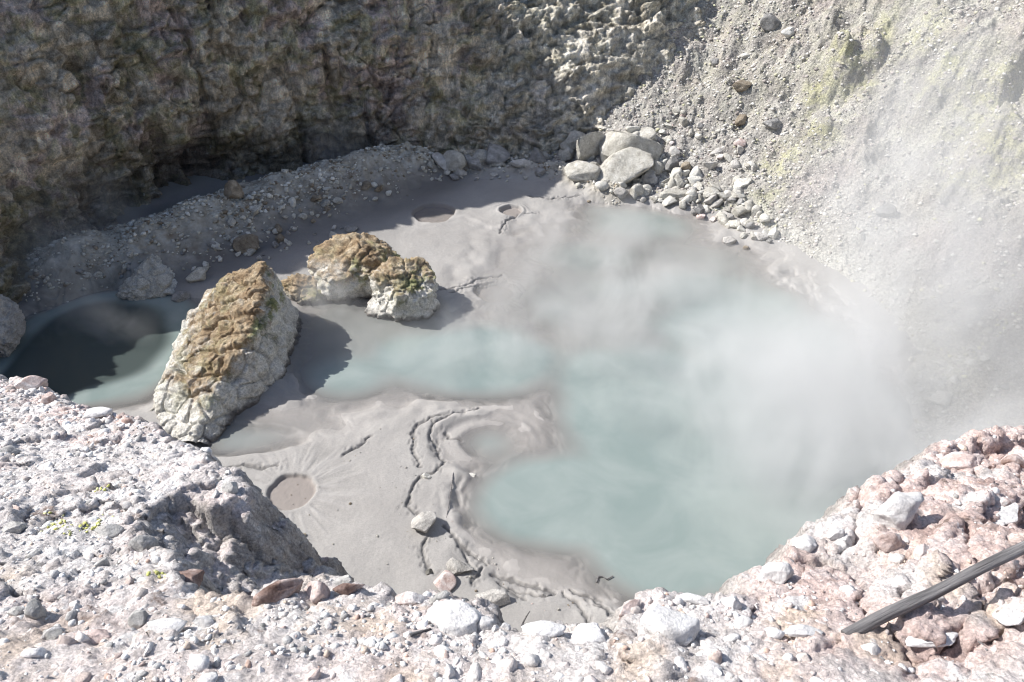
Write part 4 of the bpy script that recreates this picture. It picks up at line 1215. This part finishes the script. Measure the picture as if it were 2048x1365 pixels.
# on the scree
n = 60000
x = r_.uniform(.3, 16, n); y = r_.uniform(6.5, 27.5, n)
z, dd = scree_h(x, y, True)
u, v, d = project(x, y, z)
dens = .30 + .7 * sstep(-.3, .3, perlin(x * .9, y * .9, seed=161))
dens = np.where((u < 1620) & (v < 480), np.maximum(dens, .9), dens * .8)
ok = (dd > .05) & (u > -60) & (u < 2120) & (v > -60) & (v < 1000) & (r_.rand(n) < dens)
x, y, z, dd, u, v = x[ok], y[ok], z[ok], dd[ok], u[ok], v[ok]
size = .03 + .10 * r_.rand(len(x)) ** 3
ye = r_.rand(len(x)) < .22
gravel("scree_gravel", x[~ye], y[~ye], z[~ye], size[~ye], [(.50, .475, .445), (.56, .54, .505), (.64, .625, .59), (.42, .38, .36), (.33, .295, .28)], [4, 4, 3, 3, 1.5], seed=4)
gravel("sulphur_gravel", x[ye], y[ye], z[ye], size[ye], [(.50, .48, .36), (.56, .55, .38), (.46, .45, .40)], [2, 1.2, 4], seed=5)
# on the talus under the left cliff
n = 30000
x = r_.uniform(-12, 3, n); y = r_.uniform(14.5, 24, n)
z, tl = mud_h(x, y, True)[:2]
ok = (r_.rand(n) < tl * (.25 + .75 * sstep(-.25, .3, perlin(x * 1.1, y * 1.1, seed=164))))
x, y, z = x[ok], y[ok], z[ok]
gravel("talus_gravel", x, y, z + .01, .035 + .13 * r_.rand(len(x)) ** 3.2, [(.42, .395, .335), (.54, .52, .46), (.24, .20, .15), (.68, .665, .62)], [4, 4, 1.6, 2.4], seed=6)


# ------------------------------------------------------------------ wood
def pole_mesh(name, pts, radii, sides=18, rings=60, rough=.08, seed=1):
    pts = [Vector(p) for p in pts]
    me_v, me_f = [], []
    ts = np.linspace(0, len(pts) - 1, rings)
    for k, t in enumerate(ts):
        i = min(int(t), len(pts) - 2); f = t - i
        c = pts[i].lerp(pts[i + 1], f)
        d = (pts[min(i + 1, len(pts) - 1)] - pts[i]).normalized()
        r0 = radii[i] * (1 - f) + radii[i + 1] * f
        a = d.cross(Vector((0, 0, 1)))
        if a.length < .1:
            a = d.cross(Vector((1, 0, 0)))
        a.normalize(); b = a.cross(d)
        for s in range(sides):
            th = 2 * math.pi * s / sides
            q = math.cos(th), math.sin(th)
            nz = float(perlin(np.array([q[0] * 2.3 + seed]), np.array([q[1] * 2.3]), np.array([t * 1.1]))[0]) + .5 * float(perlin(np.array([q[0] * 6 + seed]), np.array([q[1] * 6]), np.array([t * .7]))[0])
            r = r0 * (1 + rough * nz)
            me_v.append(c + a * (q[0] * r) + b * (q[1] * r))
    for k in range(rings - 1):
        for s in range(sides):
            s2 = (s + 1) % sides
            me_f.append((k * sides + s, k * sides + s2, (k + 1) * sides + s2, (k + 1) * sides + s))
    n0 = len(me_v)
    me_v.append(pts[0] - (pts[1] - pts[0]).normalized() * radii[0] * .1); me_v.append(pts[-1])
    tri = []
    for s in range(sides):
        s2 = (s + 1) % sides
        tri.append((n0, s2, s)); tri.append((n0 + 1, (rings - 1) * sides + s, (rings - 1) * sides + s2))
    me = bpy.data.meshes.new(name)
    me.from_pydata(me_v, [], me_f + tri)
    me.polygons.foreach_set("use_smooth", [True] * len(me_f) + [False] * len(tri))
    me.materials.append(WOOD)
    return me


def pole():
    x0, y0, z0 = on_rim(1684, 1284)
    a = Vector((x0, y0, z0 + .025))
    # runs up the bank to the right, a little clear of the ground
    dx, dy, dz = ray(2075, 1082)
    s = (a.y + .27) / dy
    b = Vector((dx * s, dy * s, CAM_H + dz * s))
    d = b - a
    up = Vector((0, 0, 1))
    pts = [Vector((0, 0, 0)), d * .22 + up * .006, d * .45 - up * .008, d * .7 + up * .004, d, d * 1.5, d * 2.1]
    print("pole", a, b, "ground at b", float(rim_h(np.array([b.x]), np.array([b.y]))[0]))
    # build along local x so that the grain runs with the wood
    rot = Vector((1, 0, 0)).rotation_difference(d.normalized())
    inv = rot.inverted()
    me = pole_mesh("wooden_pole", [inv @ p for p in pts], [.0205, .0225, .021, .0205, .020, .019, .018], 24, 90, .10)
    o = link("wooden_pole", me, a, (0, 0, 0), label="weathered grey wooden pole slanting up the pink bank at lower right", category="pole")
    o.rotation_euler = rot.to_euler()


pole()


def twig(name, px, z0, rad, label, lift=None, rim=False):
    pts = []
    for i, (u, v) in enumerate(px):
        if rim:
            x, y, z = on_rim(u, v)
        else:
            x, y = (float(c) for c in P(u, v, z0)); z = max(z0, float(mud_h(np.array([x]), np.array([y]))[0]))
        pts.append(Vector((x, y, z + rad * .8 + (lift[i] if lift else 0))))
    o0 = pts[0].copy()
    rr = [rad * (1 - .5 * i / len(pts)) for i in range(len(pts))]
    link(name, pole_mesh(name, [p - o0 for p in pts], rr, 8, 6 * len(pts), .2, 3), o0, label=label, category="twig" if name == "twig" else "stick")


def stick(u, v, tip, rad, label):
    x, y, z = on_mud(u, v)
    link("stick", pole_mesh("stick", [Vector((0, 0, -.05)), Vector(tip) * .5, Vector(tip)], [rad, rad * .8, rad * .5], 8, 14, .2, 4), (x, y, z), label=label, category="stick")


stick(1041, 1252, (.13, .10, .20), .014, "dark stick leaning out of the mud at bottom centre")
twig("stick", [(907, 950), (903, 975), (898, 1010), (893, 1038)], .06, .009, "long thin stick lying along the edge of the cracked mud")
twig("twig", [(1193, 1166), (1197, 1154), (1205, 1154), (1214, 1160), (1226, 1153)], .01, .012, "dark curved twig floating at the near shore of the main pool")
twig("stick", [(1042, 1253), (1060, 1251), (1078, 1254), (1090, 1252)], .1, .010, "thin dark stick lying flat beside the leaning stick")  # dark strip modelled in place of the leaning stick's cast shadow
twig("twig", [(142, 1075), (160, 1068), (172, 1056), (180, 1045)], 0, .006, "bare grey twig in the gravel left of the gully head", rim=True)
twig("twig", [(180, 1000), (205, 1008), (230, 1006)], 0, .006, "bare grey twig above the gully head on the left rim", rim=True)
twig("twig", [(0, 1129), (14, 1130), (28, 1129)], 0, .005, "short brown twig at the left edge of the gravel", rim=True)
twig("twig", [(820, 1275), (845, 1268), (862, 1264)], 0, .007, "dark twig on the gravel below the knobbly white mound", rim=True)
twig("twig", [(1938, 1265), (1950, 1278), (1965, 1296)], 0, .005, "thin pale straw on the white ground below the pole", rim=True)
twig("twig", [(0, 905), (20, 912), (42, 914)], 0, .013, "thick bleached root end at the left edge of the left rim", rim=True)


# ------------------------------------------------------------------ steam
def steam(name, box, blobs, dens, scale, lo, hi, det=4, stretch=(1, 1, .75), dist=.5):
    """blobs: (centre, radii, weight): soft puffs inside a closed box of air."""
    (x0, x1), (y0, y1), (z0, z1) = box
    c = [(a, b, c_) for a in (x0, x1) for b in (y0, y1) for c_ in (z0, z1)]
    F = [(0, 1, 3, 2), (4, 6, 7, 5), (0, 4, 5, 1), (2, 3, 7, 6), (0, 2, 6, 4), (1, 5, 7, 3)]
    mt = bpy.data.materials.new(name)
    mt.use_nodes = True
    m = M.__new__(M); m.m = mt; m.t = mt.node_tree
    m.t.nodes.clear()
    out = m.n("OutputMaterial")
    p = m.obj()
    nz = m.noise(m.scale(p, *stretch), scale, det, .58, dist)
    nz = m.rng(nz, lo, hi)
    tot = None
    for cc, rr, wt_ in blobs:
        q = m.n("VectorMath", {0: p, 1: cc}, operation='SUBTRACT').outputs[0]
        q = m.n("VectorMath", {0: q, 1: rr}, operation='DIVIDE').outputs[0]
        ln = m.n("VectorMath", {0: q}, operation='LENGTH').outputs["Value"]
        f = m.rng(ln, 1.0, .1, 0, wt_)
        tot = f if tot is None else m.math('ADD', tot, f)
    d = m.math('MULTIPLY', m.math('MULTIPLY', tot, nz), dens)
    vol = m.n("VolumePrincipled", {"Color": (.90, .905, .91, 1), "Density": d, "Anisotropy": .15})
    m.t.links.new(vol.outputs[0], out.inputs["Volume"])
    link(name, make_mesh(name, c, F, mt, smooth=False), kind="stuff")


steam("steam", ((1.0, 12.5), (6.5, 19), (.02, 8.2)),
      [((5.2, 11.2, .3), (4.2, 5.0, 2.0), .9), ((6.4, 9.8, .8), (3.3, 4.4, 2.5), 1.0), ((7.1, 12.8, 2.0), (3.0, 3.6, 3.0), .42),
       ((8.0, 14.0, 4.2), (3.2, 3.4, 3.8), .24), ((8.0, 12.8, 3.0), (4.2, 6.0, 5.2), .17), ((8.4, 11.2, 1.6), (2.8, 3.6, 2.6), .5)], 0.92, .62, .27, .72, det=5, stretch=(1, 1, .6), dist=.9)
steam("steam", ((-4.5, 7.0), (9.5, 20.5), (.02, 1.6)),
      [((2.6, 14.6, .1), (4.8, 5.2, 1.4), 1.0), ((-1.2, 13.6, .1), (3.2, 2.6, .9), .55), ((2.0, 18.0, .1), (3.6, 2.4, 1.0), .6)], .78, .8, .36, .70, stretch=(1, 1, .8))
steam("steam", ((-12.4, -7.5), (13.5, 20.8), (.02, 3.4)),
      [((-10.3, 17.0, .7), (1.9, 3.2, 1.8), .7), ((-9.0, 14.0, .2), (2.0, 1.6, 1.1), .9)], .6, .9, .36, .68)
steam("steam", ((-5.4, -2.9), (13.4, 16.6), (.02, 1.7)),
      [((-4.15, 14.9, .45), (.9, 1.1, 1.0), 1.0)], .9, 1.6, .34, .66)
steam("steam", ((-7.0, -3.5), (21.0, 23.2), (.3, 2.6)),
      [((-5.2, 22.2, 1.0), (1.5, .9, 1.1), 1.0)], .45, 1.5, .36, .66)
